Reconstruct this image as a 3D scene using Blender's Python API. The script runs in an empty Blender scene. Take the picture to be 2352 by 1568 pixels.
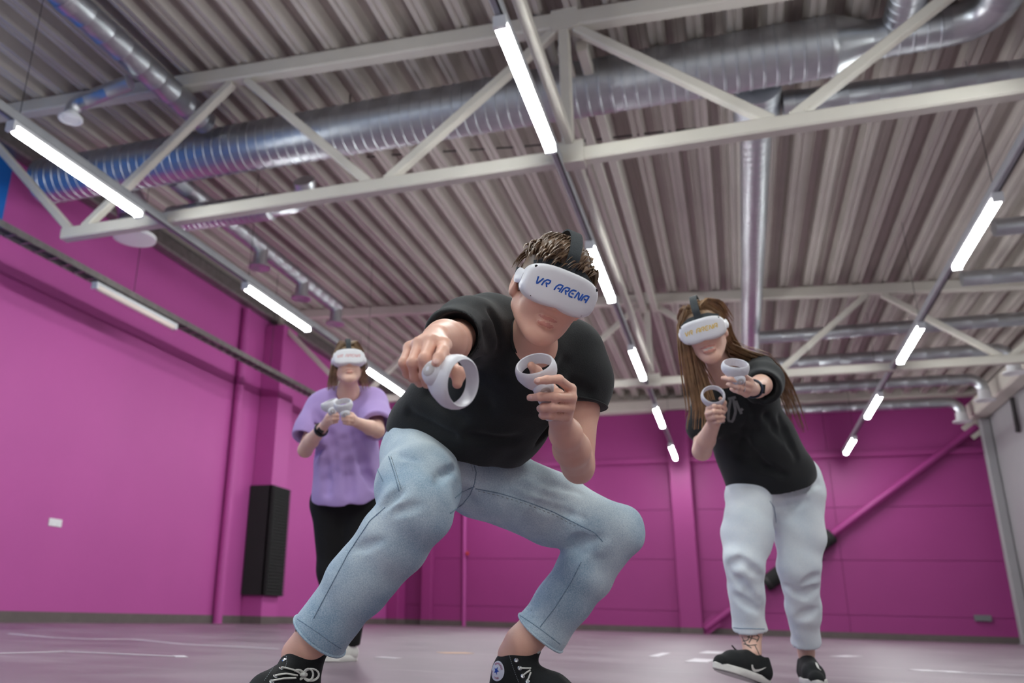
import bpy, math, random
import numpy as np
from mathutils import Vector, Matrix
random.seed(7)
scene = bpy.context.scene
COL = scene.collection
# ------------------------------------------------------------------ camera
F_PX, CX, CY, CAM_Z = 1955.9, 944.0, 743.0, 0.231
YAW, PITCH, ROLL = -0.3616, 0.3308, 0.0287
def _basis():
    fw = np.array([math.sin(YAW)*math.cos(PITCH), math.cos(YAW)*math.cos(PITCH), math.sin(PITCH)])
    r = np.array([math.cos(YAW), -math.sin(YAW), 0.0]); u = np.cross(r, fw)
    c, s = math.cos(ROLL), math.sin(ROLL)
    return c*r+s*u, -s*r+c*u, fw
CR, CU, CF = _basis()
CO = np.array([0.0, 0.0, CAM_Z])
cam = bpy.data.cameras.new('camera')
cam.sensor_width = 36; cam.lens = F_PX*36/2352
cam.shift_x = (1176-CX)/2352; cam.shift_y = (CY-784)/2352
cam.clip_start = 0.05; cam.clip_end = 200
cam.dof.use_dof = True; cam.dof.focus_distance = 2.08; cam.dof.aperture_fstop = 3.2
camo = bpy.data.objects.new('camera', cam); COL.objects.link(camo)
camo.matrix_world = Matrix([[CR[i], CU[i], -CF[i], CO[i]] for i in range(3)]+[[0, 0, 0, 1]])
scene.camera = camo
# ------------------------------------------------------------------ world, exposure
w = bpy.data.worlds.new('world'); scene.world = w; w.use_nodes = True
w.node_tree.nodes['Background'].inputs[0].default_value = (0.5, 0.55, 0.6, 1)
w.node_tree.nodes['Background'].inputs[1].default_value = 0.05
vs = scene.view_settings
vs.view_transform = 'Standard'; vs.look = 'None'; vs.gamma = 1; vs.use_curve_mapping = False
vs.exposure = 0.22
LAMP_W = 88.0          # emission strength of the lamp diffusers
# ------------------------------------------------------------------ pixel -> point helpers (2352 x 1568 frame)
def ray(px, py): return CF + CR*(px-CX)/F_PX - CU*(py-CY)/F_PX
def at(px, py, t): return CO + ray(px, py)*t            # t: depth along the optical axis
def on_z(px, py, z): v = ray(px, py); return CO + v*(z-CAM_Z)/v[2]
def on_y(px, py, y): v = ray(px, py); return CO + v*y/v[1]
# ------------------------------------------------------------------ materials
def mat(name, col, rough=0.5, metal=0.0, noise=None, bump=None, spec=0.5, sss=0.0, coat=0.0, sheen=0.0, emit=None):
    """noise=(scale, amount, colour2)  bump=(scale, strength)"""
    m = bpy.data.materials.new(name); m.use_nodes = True
    nt = m.node_tree; b = nt.nodes['Principled BSDF']
    b.inputs['Base Color'].default_value = (*col, 1); b.inputs['Roughness'].default_value = rough
    b.inputs['Metallic'].default_value = metal; b.inputs['Specular IOR Level'].default_value = spec
    if sss:
        b.inputs['Subsurface Weight'].default_value = sss; b.inputs['Subsurface Radius'].default_value = (0.012, 0.004, 0.002)
        b.inputs['Subsurface Scale'].default_value = 0.6
    if coat: b.inputs['Coat Weight'].default_value = coat
    if sheen:
        b.inputs['Sheen Weight'].default_value = sheen
    if emit:
        b.inputs['Emission Color'].default_value = (*emit[0], 1); b.inputs['Emission Strength'].default_value = emit[1]
    tc = nt.nodes.new('ShaderNodeTexCoord')
    if noise:
        n = nt.nodes.new('ShaderNodeTexNoise'); n.inputs['Scale'].default_value = noise[0]; n.inputs['Detail'].default_value = 6
        nt.links.new(tc.outputs['Object'], n.inputs['Vector'])
        r = nt.nodes.new('ShaderNodeValToRGB'); r.color_ramp.elements[0].position = 0.5-noise[1]; r.color_ramp.elements[1].position = 0.5+noise[1]
        r.color_ramp.elements[0].color = (*col, 1); r.color_ramp.elements[1].color = (*noise[2], 1)
        nt.links.new(n.outputs['Fac'], r.inputs['Fac']); nt.links.new(r.outputs['Color'], b.inputs['Base Color'])
    if bump:
        n2 = nt.nodes.new('ShaderNodeTexNoise'); n2.inputs['Scale'].default_value = bump[0]; n2.inputs['Detail'].default_value = 4
        nt.links.new(tc.outputs['Object'], n2.inputs['Vector'])
        bp = nt.nodes.new('ShaderNodeBump'); bp.inputs['Strength'].default_value = bump[1]; bp.inputs['Distance'].default_value = 0.01
        nt.links.new(n2.outputs['Fac'], bp.inputs['Height']); nt.links.new(bp.outputs['Normal'], b.inputs['Normal'])
    return m
def s2l(*c):   # sRGB 0-255 -> linear
    return tuple(((v/255)/12.92 if v/255 <= 0.04045 else ((v/255+0.055)/1.055)**2.4) for v in c)
M = {}
M['magenta'] = mat('magenta_paint', s2l(184, 80, 156), 0.62, noise=(0.7, 0.3, s2l(178, 76, 151)), bump=(140, 0.05))
M['magenta_back'] = mat('magenta_panel_paint', s2l(156, 54, 126), 0.55, noise=(0.9, 0.3, s2l(151, 51, 122)))
M['blue'] = mat('blue_paint', s2l(10, 110, 200), 0.6, noise=(0.8, 0.3, s2l(8, 104, 192)))
M['white_wall'] = mat('light_grey_paint', s2l(158, 156, 158), 0.7, noise=(1.2, 0.3, s2l(150, 148, 151)))
M['pale_wall'] = mat('pale_wall_paint', s2l(206, 205, 204), 0.7, noise=(1.0, 0.3, s2l(200, 199, 199)))
M['steel_paint'] = mat('cream_steel_paint', s2l(214, 209, 199), 0.5, noise=(3, 0.3, s2l(206, 201, 190)))
M['deck'] = mat('deck_steel_paint', s2l(198, 190, 183), 0.5, noise=(1.5, 0.3, s2l(186, 178, 171)))
M['galv'] = mat('galvanised_steel', s2l(206, 210, 214), 0.4, 1.0, noise=(10, 0.4, s2l(184, 188, 194)))
M['galv_plain'] = mat('galvanised_sheet', s2l(214, 217, 220), 0.36, 1.0, noise=(9, 0.4, s2l(196, 200, 204)))
M['track'] = mat('grey_track_paint', s2l(176, 178, 182), 0.45, 0.3, noise=(5, 0.3, s2l(160, 163, 168)))
M['tray'] = mat('zinc_cable_tray', s2l(150, 146, 144), 0.45, 0.7, noise=(8, 0.3, s2l(120, 116, 114)))
M['lamp_on'] = mat('lamp_diffuser', (1, 1, 1), 0.5, noise=(2, 0.3, (0.97, 1, 1)), emit=((0.95, 1.0, 0.98), LAMP_W))
M['lamp_off'] = mat('lamp_diffuser_unlit', s2l(228, 215, 205), 0.35, noise=(3, 0.3, s2l(222, 208, 200)))
M['lamp_body'] = mat('lamp_housing', s2l(225, 227, 230), 0.4, noise=(6, 0.3, s2l(214, 216, 220)))
M['plinth'] = mat('grey_plinth_paint', s2l(104, 94, 92), 0.7, noise=(5, 0.3, s2l(90, 82, 80)))
M['foam'] = mat('black_foam', s2l(30, 31, 31), 0.85, noise=(60, 0.3, s2l(38, 40, 39)), bump=(220, 0.4))
M['cable'] = mat('dark_cable', s2l(42, 38, 40), 0.6, noise=(20, 0.3, s2l(50, 46, 48)))
M['plastic_w'] = mat('white_plastic', s2l(232, 232, 234), 0.38, noise=(30, 0.3, s2l(226, 226, 229)))
M['plastic_g'] = mat('grey_plastic', s2l(120, 122, 124), 0.45, noise=(30, 0.3, s2l(110, 112, 114)))
M['tape_w'] = mat('white_tape', s2l(226, 221, 226), 0.5, noise=(25, 0.3, s2l(205, 198, 206)))
M['tape_o'] = mat('orange_tape', s2l(225, 182, 140), 0.5, noise=(25, 0.3, s2l(214, 168, 128)))
M['red'] = mat('red_plastic', s2l(190, 60, 50), 0.4, noise=(25, 0.3, s2l(170, 50, 44)))
def floor_mat():
    m = mat('painted_concrete', s2l(160, 146, 154), 0.4)
    nt = m.node_tree; b = nt.nodes['Principled BSDF']; tc = nt.nodes['Texture Coordinate']
    n = nt.nodes.new('ShaderNodeTexNoise'); n.inputs['Scale'].default_value = 1.4; n.inputs['Detail'].default_value = 9; n.inputs['Roughness'].default_value = 0.62
    nt.links.new(tc.outputs['Object'], n.inputs['Vector'])
    r = nt.nodes.new('ShaderNodeValToRGB'); e = r.color_ramp.elements
    e[0].position = 0.32; e[0].color = (*s2l(100, 83, 95), 1); e[1].position = 0.68; e[1].color = (*s2l(137, 121, 131), 1)
    nt.links.new(n.outputs['Fac'], r.inputs['Fac'])
    mp = nt.nodes.new('ShaderNodeMapping'); mp.inputs['Scale'].default_value = (1.2, 9, 1); mp.inputs['Rotation'].default_value = (0, 0, 0.35)
    nt.links.new(tc.outputs['Object'], mp.inputs['Vector'])
    n2 = nt.nodes.new('ShaderNodeTexNoise'); n2.inputs['Scale'].default_value = 1.1; n2.inputs['Detail'].default_value = 7
    nt.links.new(mp.outputs['Vector'], n2.inputs['Vector'])
    r2 = nt.nodes.new('ShaderNodeValToRGB'); r2.color_ramp.elements[0].position = 0.6; r2.color_ramp.elements[1].position = 0.78
    r2.color_ramp.elements[0].color = (0, 0, 0, 1); r2.color_ramp.elements[1].color = (0.55, 0.55, 0.55, 1)
    nt.links.new(n2.outputs['Fac'], r2.inputs['Fac'])
    mx = nt.nodes.new('ShaderNodeMixRGB'); mx.inputs['Color2'].default_value = (*s2l(172, 158, 168), 1)
    nt.links.new(r2.outputs['Color'], mx.inputs['Fac']); nt.links.new(r.outputs['Color'], mx.inputs['Color1']); nt.links.new(mx.outputs['Color'], b.inputs['Base Color'])
    r3 = nt.nodes.new('ShaderNodeValToRGB'); r3.color_ramp.elements[0].color = (0.3, 0.3, 0.3, 1); r3.color_ramp.elements[1].color = (0.55, 0.55, 0.55, 1)
    nt.links.new(n.outputs['Fac'], r3.inputs['Fac']); nt.links.new(r3.outputs['Color'], b.inputs['Roughness'])
    return m
M['floor'] = floor_mat()
# ------------------------------------------------------------------ mesh helpers
WLOC = {}
def tag(o, label=None, cat=None, group=None, kind=None):
    if label: o['label'] = label
    if cat: o['category'] = cat
    if group: o['group'] = group
    if kind: o['kind'] = kind
    return o
def empty(name, loc, label=None, cat=None, group=None, kind=None):
    o = bpy.data.objects.new(name, None); COL.objects.link(o); o.location = [float(v) for v in loc]; o.empty_display_size = 0.1
    WLOC[o] = np.array(loc, float); return tag(o, label, cat, group, kind)
def link(name, me, m, parent=None, origin=None):
    """mesh in world coordinates -> object, origin at the parent's origin (or given / base centre)"""
    if parent is not None: org = WLOC[parent]
    elif origin is not None: org = np.array(origin, float)
    else: org = None
    n = len(me.vertices); co = np.empty(n*3, np.float32); me.vertices.foreach_get('co', co); co = co.reshape(-1, 3)
    if org is None:
        lo, hi = co.min(0), co.max(0); org = np.array([(lo[0]+hi[0])/2, (lo[1]+hi[1])/2, lo[2]])
    me.vertices.foreach_set('co', (co-org.astype(np.float32)).ravel()); me.update()
    o = bpy.data.objects.new(name, me); COL.objects.link(o)
    if m is not None: me.materials.append(m)
    if parent is not None: o.parent = parent; WLOC[o] = org
    else: o.location = org; WLOC[o] = org
    return o
class MB:
    def __init__(s): s.v = []; s.f = []; s.n = 0
    def add(s, verts, faces):
        s.v.extend([tuple(map(float, q)) for q in verts]); s.f.extend([tuple(i+s.n for i in q) for q in faces]); s.n = len(s.v); return s
    def box(s, x, y, z):
        v = [(x[i], y[j], z[k]) for k in (0, 1) for j in (0, 1) for i in (0, 1)]
        return s.add(v, [(0, 2, 3, 1), (4, 5, 7, 6), (0, 1, 5, 4), (2, 6, 7, 3), (0, 4, 6, 2), (1, 3, 7, 5)])
    def beam(s, a, b, wd, ht, up=(0, 0, 1), ch=0.0):
        a = np.array(a, float); b = np.array(b, float); d = (b-a)/np.linalg.norm(b-a)
        sd = np.cross(d, up); sd /= np.linalg.norm(sd); u = np.cross(sd, d)
        c = ch if ch else min(wd, ht)*0.12
        pr = [(-wd/2+c, -ht/2), (wd/2-c, -ht/2), (wd/2, -ht/2+c), (wd/2, ht/2-c), (wd/2-c, ht/2), (-wd/2+c, ht/2), (-wd/2, ht/2-c), (-wd/2, -ht/2+c)]
        v = [p+sd*q[0]+u*q[1] for p in (a, b) for q in pr]
        return s.add(v, [(i, (i+1) % 8, (i+1) % 8+8, i+8) for i in range(8)]+[tuple(range(7, -1, -1)), tuple(range(8, 16))])
    def tube(s, path, rad, n=16, caps=True, flat=1.0, up=(0, 0, 1)):
        P = np.array(path, float); m = len(P); rad = np.broadcast_to(np.array(rad, float), (m,))
        T = np.gradient(P, axis=0); T /= np.linalg.norm(T, axis=1)[:, None]+1e-12
        nrm = np.cross(T[0], up)
        if np.linalg.norm(nrm) < 1e-3: nrm = np.cross(T[0], (1, 0, 0))
        nrm /= np.linalg.norm(nrm); vs_ = []
        for i in range(m):
            nrm = nrm-T[i]*(nrm@T[i]); nrm /= np.linalg.norm(nrm); bi = np.cross(T[i], nrm)
            for k in range(n):
                a = 2*math.pi*k/n; vs_.append(P[i]+rad[i]*(nrm*math.cos(a)+bi*math.sin(a)*flat))
        fs = [(i*n+k, i*n+(k+1) % n, (i+1)*n+(k+1) % n, (i+1)*n+k) for i in range(m-1) for k in range(n)]
        if caps: fs += [tuple(range(n-1, -1, -1)), tuple((m-1)*n+k for k in range(n))]
        return s.add(vs_, fs)
    def lathe(s, o, axis, prof, n=24, ref=(0.123, 0.456, 0.88)):
        """prof: list of (distance along the axis, radius)"""
        o = np.array(o, float); ax = np.array(axis, float); ax /= np.linalg.norm(ax)
        e1 = np.cross(ax, ref); e1 /= np.linalg.norm(e1); e2 = np.cross(ax, e1)
        vs_ = [o+ax*h+r*(e1*math.cos(2*math.pi*k/n)+e2*math.sin(2*math.pi*k/n)) for h, r in prof for k in range(n)]
        fs = [(i*n+k, (i+1)*n+k, (i+1)*n+(k+1) % n, i*n+(k+1) % n) for i in range(len(prof)-1) for k in range(n)]
        fs += [tuple(range(n)), tuple((len(prof)-1)*n+k for k in range(n-1, -1, -1))]
        return s.add(vs_, fs)
    def mesh(s, name, smooth=False):
        me = bpy.data.meshes.new(name); me.from_pydata(s.v, [], s.f); me.update()
        if smooth: me.polygons.foreach_set('use_smooth', [True]*len(me.polygons))
        return me
    def build(s, name, m, parent=None, smooth=False, origin=None):
        o = link(name, s.mesh(name, smooth), m, parent, origin)
        if smooth == 'auto': sharp(o)
        return o
def sharp(o, ang=40):
    me = o.data; me.polygons.foreach_set('use_smooth', [True]*len(me.polygons)); me.update()
    me.set_sharp_from_angle(angle=math.radians(ang))
def bx(name, x, y, z, m, parent=None, **kw): return MB().box(x, y, z).build(name, m, parent, **kw)
# ------------------------------------------------------------------ the hall shell
XL, XR, YB, YF = -9.55, 6.15, 24.9, -9.0
def zroof(x): return 6.27-0.055*x           # underside of the deck
tag(bx('floor', (XL-0.3, XR+0.3), (YF-0.3, YB+0.3), (-0.2, 0.0), M['floor']), kind='structure')
tag(bx('wall_left', (XL-0.25, XL), (8.4, YB+0.25), (0, 7.3), M['magenta']), kind='structure')
tag(bx('wall_left', (XL-0.25, XL), (YF-0.25, 8.4), (0, 7.3), M['blue']), kind='structure')
tag(bx('wall_front', (XL, XR), (YF-0.25, YF), (0, 7.3), M['pale_wall']), kind='structure')
tag(bx('wall_right', (XR, XR+0.25), (YF-0.25, YB+0.25), (0, 6.6), M['white_wall']), kind='structure')
wb = tag(bx('wall_back', (XL, XR), (YB, YB+0.25), (0, 7.0), M['magenta_back']), kind='structure')
zs = [0.14, 0.56, 1.88, 3.2, 4.5, 5.95]
for (x0, x1) in ((XL, -7.5), (-7.5, -1.3), (-1.3, 2.5), (2.5, XR)):
    for a, b in zip(zs[:-1], zs[1:]):
        MB().box((x0+0.006, x1-0.006), (YB-0.04, YB+0.01), (a+0.006, b-0.006)).build('wall_panel', M['magenta_back'], wb)
for nm, x, y in (('baseboard_left', (XL, XL+0.025), (YF, YB)), ('baseboard_back', (XL, XR), (YB-0.07, YB-0.035)), ('baseboard_right', (XR-0.025, XR), (YF, YB))):
    tag(bx(nm, x, y, (0, 0.15), M['plinth']), kind='structure')
# ceiling: trapezoidal steel deck sheets on the trusses
ce = MB(); ce.add([(XL-0.3, YF-0.3, zroof(XL)+0.26), (XR+0.3, YF-0.3, zroof(XR)+0.26), (XR+0.3, YB+0.3, zroof(XR)+0.26), (XL-0.3, YB+0.3, zroof(XL)+0.26)], [(0, 1, 2, 3)])
ce.add([(XL-0.3, YF-0.3, zroof(XL)+0.36), (XR+0.3, YF-0.3, zroof(XR)+0.36), (XR+0.3, YB+0.3, zroof(XR)+0.36), (XL-0.3, YB+0.3, zroof(XL)+0.36)], [(3, 2, 1, 0)])
ceil = tag(ce.build('ceiling', M['deck'], origin=(0, 0, 6.3)), kind='structure')
PIT = 0.40
prof = [(0.0, 0), (0.054, 0), (0.061, 0.016), (0.083, 0.016), (0.09, 0), (0.144, 0), (0.184, 0.2), (0.25, 0.2), (0.258, 0.186), (0.286, 0.186), (0.294, 0.2), (0.36, 0.2)]
nrib = int(math.ceil((XR-XL)/PIT)); x0 = XL-0.05
for ya, yb in ((YF, -0.9), (-0.9, 7.55), (7.55, 16.2), (16.2, YB)):
    for s0 in range(0, nrib, 3):
        pts = []
        for k in range(s0, min(s0+3, nrib+1)): pts += [(x0+k*PIT+a, b) for a, b in prof]
        pts.append((x0+min(s0+3, nrib+1)*PIT, 0))
        v = [(x, y, zroof(x)+h) for y in (ya, yb) for x, h in pts]; n = len(pts)
        MB().add(v, [(i, i+1, n+i+1, n+i) for i in range(n-1)]).build('deck_sheet', M['deck'], ceil)
# eaves beams and the beam on top of the back wall
tag(MB().beam((XL+0.12, YF, zroof(XL)-0.16), (XL+0.12, YB, zroof(XL)-0.16), 0.24, 0.3).build('eaves_beam', M['tray']), 'grey steel eaves beam running along the top of the magenta left wall', 'beam')
tag(MB().beam((XR-0.2, YF, 5.46), (XR-0.2, YB-0.45, 5.46), 0.4, 0.42).build('eaves_beam', M['steel_paint']), 'cream eaves beam running along the top of the pale right wall', 'beam')
tag(MB().beam((XL, YB-0.22, 6.1), (XR, YB-0.22, 6.1), 0.4, 0.34).beam((XL, YB-0.05, 6.45), (XR, YB-0.05, 6.3), 0.1, 0.4).build('wall_head_beam', M['steel_paint']), 'cream beam lying along the top of the magenta back wall', 'beam')
tag(MB().beam((XL, YB-0.12, 4.55), (XR, YB-0.12, 4.55), 0.16, 0.17).build('wall_girt', M['magenta_back']), 'horizontal magenta rail across the back wall', 'rail')
# columns
def column(nm, x, y, z1, m, label, foot=True):
    r = empty(nm, ((x[0]+x[1])/2, (y[0]+y[1])/2, 0), label, 'column')
    MB().beam(((x[0]+x[1])/2, (y[0]+y[1])/2, 0.145), ((x[0]+x[1])/2, (y[0]+y[1])/2, z1), x[1]-x[0], y[1]-y[0], up=(0, 1, 0), ch=0.012).build('shaft', m, r)
    bx('plinth', (x[0]-0.01, x[1]+0.01), (y[0]-0.01, y[1]+0.01), (0, 0.15), M['plinth'], r)
    return r
column('wall_column', (XL+0.005, -9.07), (15.95, 16.6), 6.35, M['magenta'], 'magenta column with a black foam pad on the left wall')
column('wall_column', (-1.53, -0.98), (YB-0.42, YB-0.05), 5.9, M['magenta_back'], 'magenta column in the middle of the back wall')
column('wall_column', (XL+0.01, -9.2), (23.9, 24.5), 6.3, M['magenta_back'], 'magenta column in the far left corner of the hall')
column('wall_column', (-8.75, -8.45), (YB-0.3, YB-0.05), 5.9, M['magenta_back'], 'slim magenta column on the back wall near the left corner')
rc = column('wall_column', (5.75, XR-0.005), (15.9, 16.5), 5.3, M['white_wall'], 'pale grey column standing against the right wall')
# black foam pad wrapped round the left column
pad = empty('column_pad', (-9.05, 15.9, 0.55), 'black ribbed foam pad wrapped around the magenta left column', 'pad')
bx('pad_face', (XL+0.03, -9.02), (15.86, 15.945), (0.55, 2.76), M['foam'], pad)
pp = bx('pad_side', (-9.065, -8.99), (15.86, 16.62), (0.55, 2.76), M['foam'], pad)
for i in range(34):
    z = 0.57+i*0.0645
    MB().box((-8.99, -8.955), (15.865, 16.615), (z, z+0.036)).build('foam_rib', M['foam'], pad)
# rain pipe next to the left column
tag(MB().tube([(XL+0.1, 14.95, 0.0), (XL+0.1, 14.95, 6.4)], 0.09, 20).build('rain_pipe', M['magenta'], smooth='auto'), 'magenta rain pipe on the left wall beside the padded column', 'pipe')
# small things on the walls
o = empty('wall_socket', (XL, 10.4, 1.36), 'small white double socket plate on the magenta left wall', 'socket')
MB().beam((XL+0.006, 10.265, 1.415), (XL+0.006, 10.53, 1.415), 0.012, 0.11).build('plate', M['plastic_w'], o)
for dy in (-0.06, 0.06): MB().lathe((XL+0.012, 10.395+dy, 1.415), (1, 0, 0), [(0, 0.036), (0.004, 0.034), (0.004, 0.03), (0.001, 0.03)], 16).build('outlet', M['plastic_w'], o)
o = empty('junction_box', (5.35, YB-0.05, 0.5), 'small grey junction box low on the right of the back wall', 'box')
MB().beam((5.2, YB-0.07, 0.56), (5.53, YB-0.07, 0.56), 0.07, 0.12).build('body', M['plastic_g'], o); MB().beam((5.19, YB-0.11, 0.56), (5.54, YB-0.11, 0.56), 0.02, 0.135).build('lid', M['plastic_g'], o)
o = empty('hydrant_pipe', (-7.5, YB-0.1, 0), 'thin vertical magenta pipe with a red valve on the back wall', 'pipe')
MB().tube([(-7.5, YB-0.1, 0), (-7.5, YB-0.1, 5.9)], 0.055, 14).build('pipe', M['magenta'], o, smooth='auto')
MB().lathe((-7.44, YB-0.14, 2.02), (1, -0.5, 0), [(0, 0.02), (0.05, 0.02), (0.05, 0.06), (0.075, 0.06), (0.08, 0.03)], 14).build('valve', M['red'], o, smooth='auto')
# diagonal wall brace with pads
o = empty('wall_brace', (-0.8, YB-0.3, 0.2), 'long magenta diagonal brace climbing the right of the back wall', 'brace')
A, B = np.array((-0.93, YB-0.25, 0.12)), np.array((5.95, YB-0.25, 5.12))
MB().tube([A, B], 0.085, 16).build('tube', M['magenta_back'], o, smooth='auto')
MB().beam(A-(0.12, 0, 0.09), A+np.array((0.32, 0, 0.24)), 0.04, 0.3).build('gusset_plate', M['magenta_back'], o)
MB().beam(B-(0.22, 0, 0.16), B+np.array((0.1, 0, 0.08)), 0.05, 0.4).build('gusset_plate', M['steel_paint'], o)
p = A+(B-A)*0.225; q = A+(B-A)*0.475
sl = MB().tube([p, p+(q-p)*0.02, p+(q-p)*0.98, q], [0.17, 0.2, 0.2, 0.17], 18).build('foam_sleeve', M['foam'], o, smooth='auto'); sl['label'] = 'black foam sleeve around the diagonal brace'
for k in (0.06, 0.5, 0.94): c = p+(q-p)*k; d = (q-p)/np.linalg.norm(q-p)*0.03; MB().tube([c-d, c+d], 0.208, 18).build('strap', M['cable'], sl, smooth='auto')
# knee bracket and black pipe at the right corner
o = empty('corner_post', (5.98, 24.3, 0), 'pale grey post in the far right corner of the hall', 'post')
MB().beam((6.03, 24.25, 0.0), (6.03, 24.25, 5.22), 0.22, 0.22, up=(0, 1, 0)).build('shaft', M['white_wall'], o)
bx('foot_plate', (5.9, 6.14), (24.1, 24.42), (0, 0.02), M['white_wall'], o)
tag(MB().tube([(XR-0.09, 21.9, 5.2), (XR-0.07, 22.0, 4.55), (XR-0.07, 22.05, 4.45)], 0.05, 10).build('drain_pipe', M['cable'], smooth='auto'), 'short black pipe on the pale right wall under the beam', 'pipe')
# ------------------------------------------------------------------ roof trusses
def truss(y, label, nodes_lo, zt, zb, left_end, right_end):
    r = empty('roof_truss', (-1.2, y, zb), label, 'truss')
    MB().beam((XL+0.02, y, zroof(XL)-0.12), (-1.2, y, zroof(-1.2)-0.12), 0.17, 0.2).build('top_chord', M['steel_paint'], r)
    MB().beam((-1.2, y, zroof(-1.2)-0.12), (XR-0.02, y, zroof(XR)-0.12), 0.17, 0.2).build('top_chord', M['steel_paint'], r)
    MB().beam((left_end, y, zb), (-1.2, y, zb), 0.15, 0.15).build('bottom_chord', M['steel_paint'], r)
    MB().beam((-1.2, y, zb), (right_end, y, zb), 0.15, 0.15).build('bottom_chord', M['steel_paint'], r)
    for (xa, lo_a, xb, lo_b) in nodes_lo:
        za = zb+0.06 if lo_a else zroof(xa)-0.22; z2 = zb+0.06 if lo_b else zroof(xb)-0.22
        MB().beam((xa, y, za), (xb, y, z2), 0.1, 0.11, up=(0, 1, 0)).build('web_brace', M['steel_paint'], r)
    MB().beam((-1.22, y, zb+0.05), (-1.22, y, zroof(-1.2)-0.2), 0.11, 0.13, up=(0, 1, 0)).build('web_post', M['steel_paint'], r)
    for x, z in ((-1.2, zb), (-1.2, zroof(-1.2)-0.14)): bx('gusset_plate', (x-0.14, x+0.14), (y-0.09, y+0.09), (z-0.1, z+0.14), M['steel_paint'], r)
    return r
truss(7.55, 'nearest cream steel roof truss crossing the top of the picture', [(-7.42, 1, -9.4, 0), (-7.2, 1, -5.28, 0), (-5.08, 0, -3.38, 1), (-3.18, 1, -1.33, 0), (-1.1, 0, 0.66, 1), (0.84, 1, 2.6, 0), (2.8, 0, 4.5, 1), (4.62, 1, 6.0, 0)], 6.2, 4.6, -7.5, 6.1)
truss(16.2, 'farther cream steel roof truss behind the right woman', [(-7.4, 1, -9.4, 0), (-7.2, 1, -5.3, 0), (-5.1, 0, -3.3, 1), (-3.15, 1, -1.35, 0), (-1.1, 0, 0.82, 1), (1.02, 1, 2.6, 0), (2.85, 0, 4.45, 1), (4.6, 1, 6.0, 0)], 6.2, 4.55, -7.5, 6.1)
truss(-0.95, 'cream steel roof truss behind the camera out of the picture', [(-7.4, 1, -9.4, 0), (-7.2, 1, -5.3, 0), (-5.1, 0, -3.3, 1), (-3.15, 1, -1.35, 0), (-1.1, 0, 0.82, 1), (1.02, 1, 2.6, 0), (2.85, 0, 4.45, 1), (4.6, 1, 6.0, 0)], 6.2, 4.55, -7.5, 6.1)
for dx, lb in ((-0.06, 'left of two parallel cream ridge beams between the trusses'), (0.14, 'right of two parallel cream ridge beams between the trusses')):
    tag(MB().beam((-1.2+dx, 7.66, 5.98), (-1.2+dx, 16.1, 5.98), 0.11, 0.13).build('ridge_beam', M['steel_paint']), lb, 'beam')
tag(MB().beam((-1.2, -0.86, 4.76), (-1.2, 7.46, 4.76), 0.085, 0.11).build('tie_beam', M['steel_paint']), 'cream tie beam along the middle lamp row before the nearest truss', 'beam')
tag(MB().beam((-1.2, 7.64, 4.74), (-1.2, 16.1, 4.74), 0.085, 0.11).build('tie_beam', M['steel_paint']), 'cream tie beam along the middle lamp row between the two trusses', 'beam')
# ------------------------------------------------------------------ lamp rows
ZL = 4.43; LEN = 1.847; PER = 4.197; Y0 = 5.16
def lamp(x, y, z, label, group, on=True):
    r = empty('linear_lamp', (x, y+LEN/2, z), label, 'lamp', group)
    m = MB(); n = 12
    pr = [(0.052*math.cos(math.pi*k/n), -0.06*math.sin(math.pi*k/n)) for k in range(n+1)]
    ys = [y, y+0.035, y+LEN-0.035, y+LEN]; sc = [0.8, 1, 1, 0.8]
    v = [(x+a*s, yy, z+b*s) for yy, s in zip(ys, sc) for a, b in pr]; k = n+1
    m.add(v, [(i*k+j, i*k+j+1, (i+1)*k+j+1, (i+1)*k+j) for i in range(3) for j in range(n)]+[tuple(range(n, -1, -1)), tuple(3*k+j for j in range(k))])
    m.build('diffuser', M['lamp_on' if on else 'lamp_off'], r, smooth='auto')
    MB().beam((x, y-0.01, z+0.025), (x, y+LEN+0.01, z+0.025), 0.105, 0.048).build('housing', M['lamp_body'], r)
    for yy in (y-0.045, y+LEN+0.005): bx('end_cap', (x-0.05, x+0.05), (yy, yy+0.04), (z-0.05, z+0.05), M['lamp_body'], r)
    return r
def trackrow(x, y0, y1, z, label):
    r = empty('lighting_track', (x, y0, z), label, 'track')
    MB().beam((x, y0, z+0.108), (x, y1, z+0.108), 0.075, 0.1).build('rail', M['track'], r)
    bx('cover_strip', (x+0.012, x+0.03), (y0, y1), (z+0.056, z+0.06), M['cable'], r)
    for k in range(int((y1-y0)/4.2)+1):
        y = y0+0.6+k*4.2
        if y < y1: MB().tube([(x, y, z+0.15), (x, y, zroof(x))], 0.004, 6).build('hanger_wire', M['cable'], r)
    return r
rows = ((-5.96, 'left', 0), (-1.304, 'middle', 0), (2.819, 'right', 0))
ordn = ['nearest', 'second', 'third', 'fourth', 'fifth']
for x, nm, _ in rows:
    trackrow(x, YF+1, 24.2, ZL, 'grey lighting track carrying the %s row of lit lamps' % nm)
    for k in range(-3, 5):
        y = Y0+k*PER
        vis = k >= (1 if nm == 'right' else 0) and not (nm == 'left' and k > 2)
        kk = k-(1 if nm == 'right' else 0)
        lamp(x, y, ZL, ('%s lit linear lamp in the %s row' % (ordn[kk], nm)) if vis else 'lit linear lamp out of sight, behind the camera or the man', 'lit linear lamps on the tracks' if vis else 'lit lamps out of sight')
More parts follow.
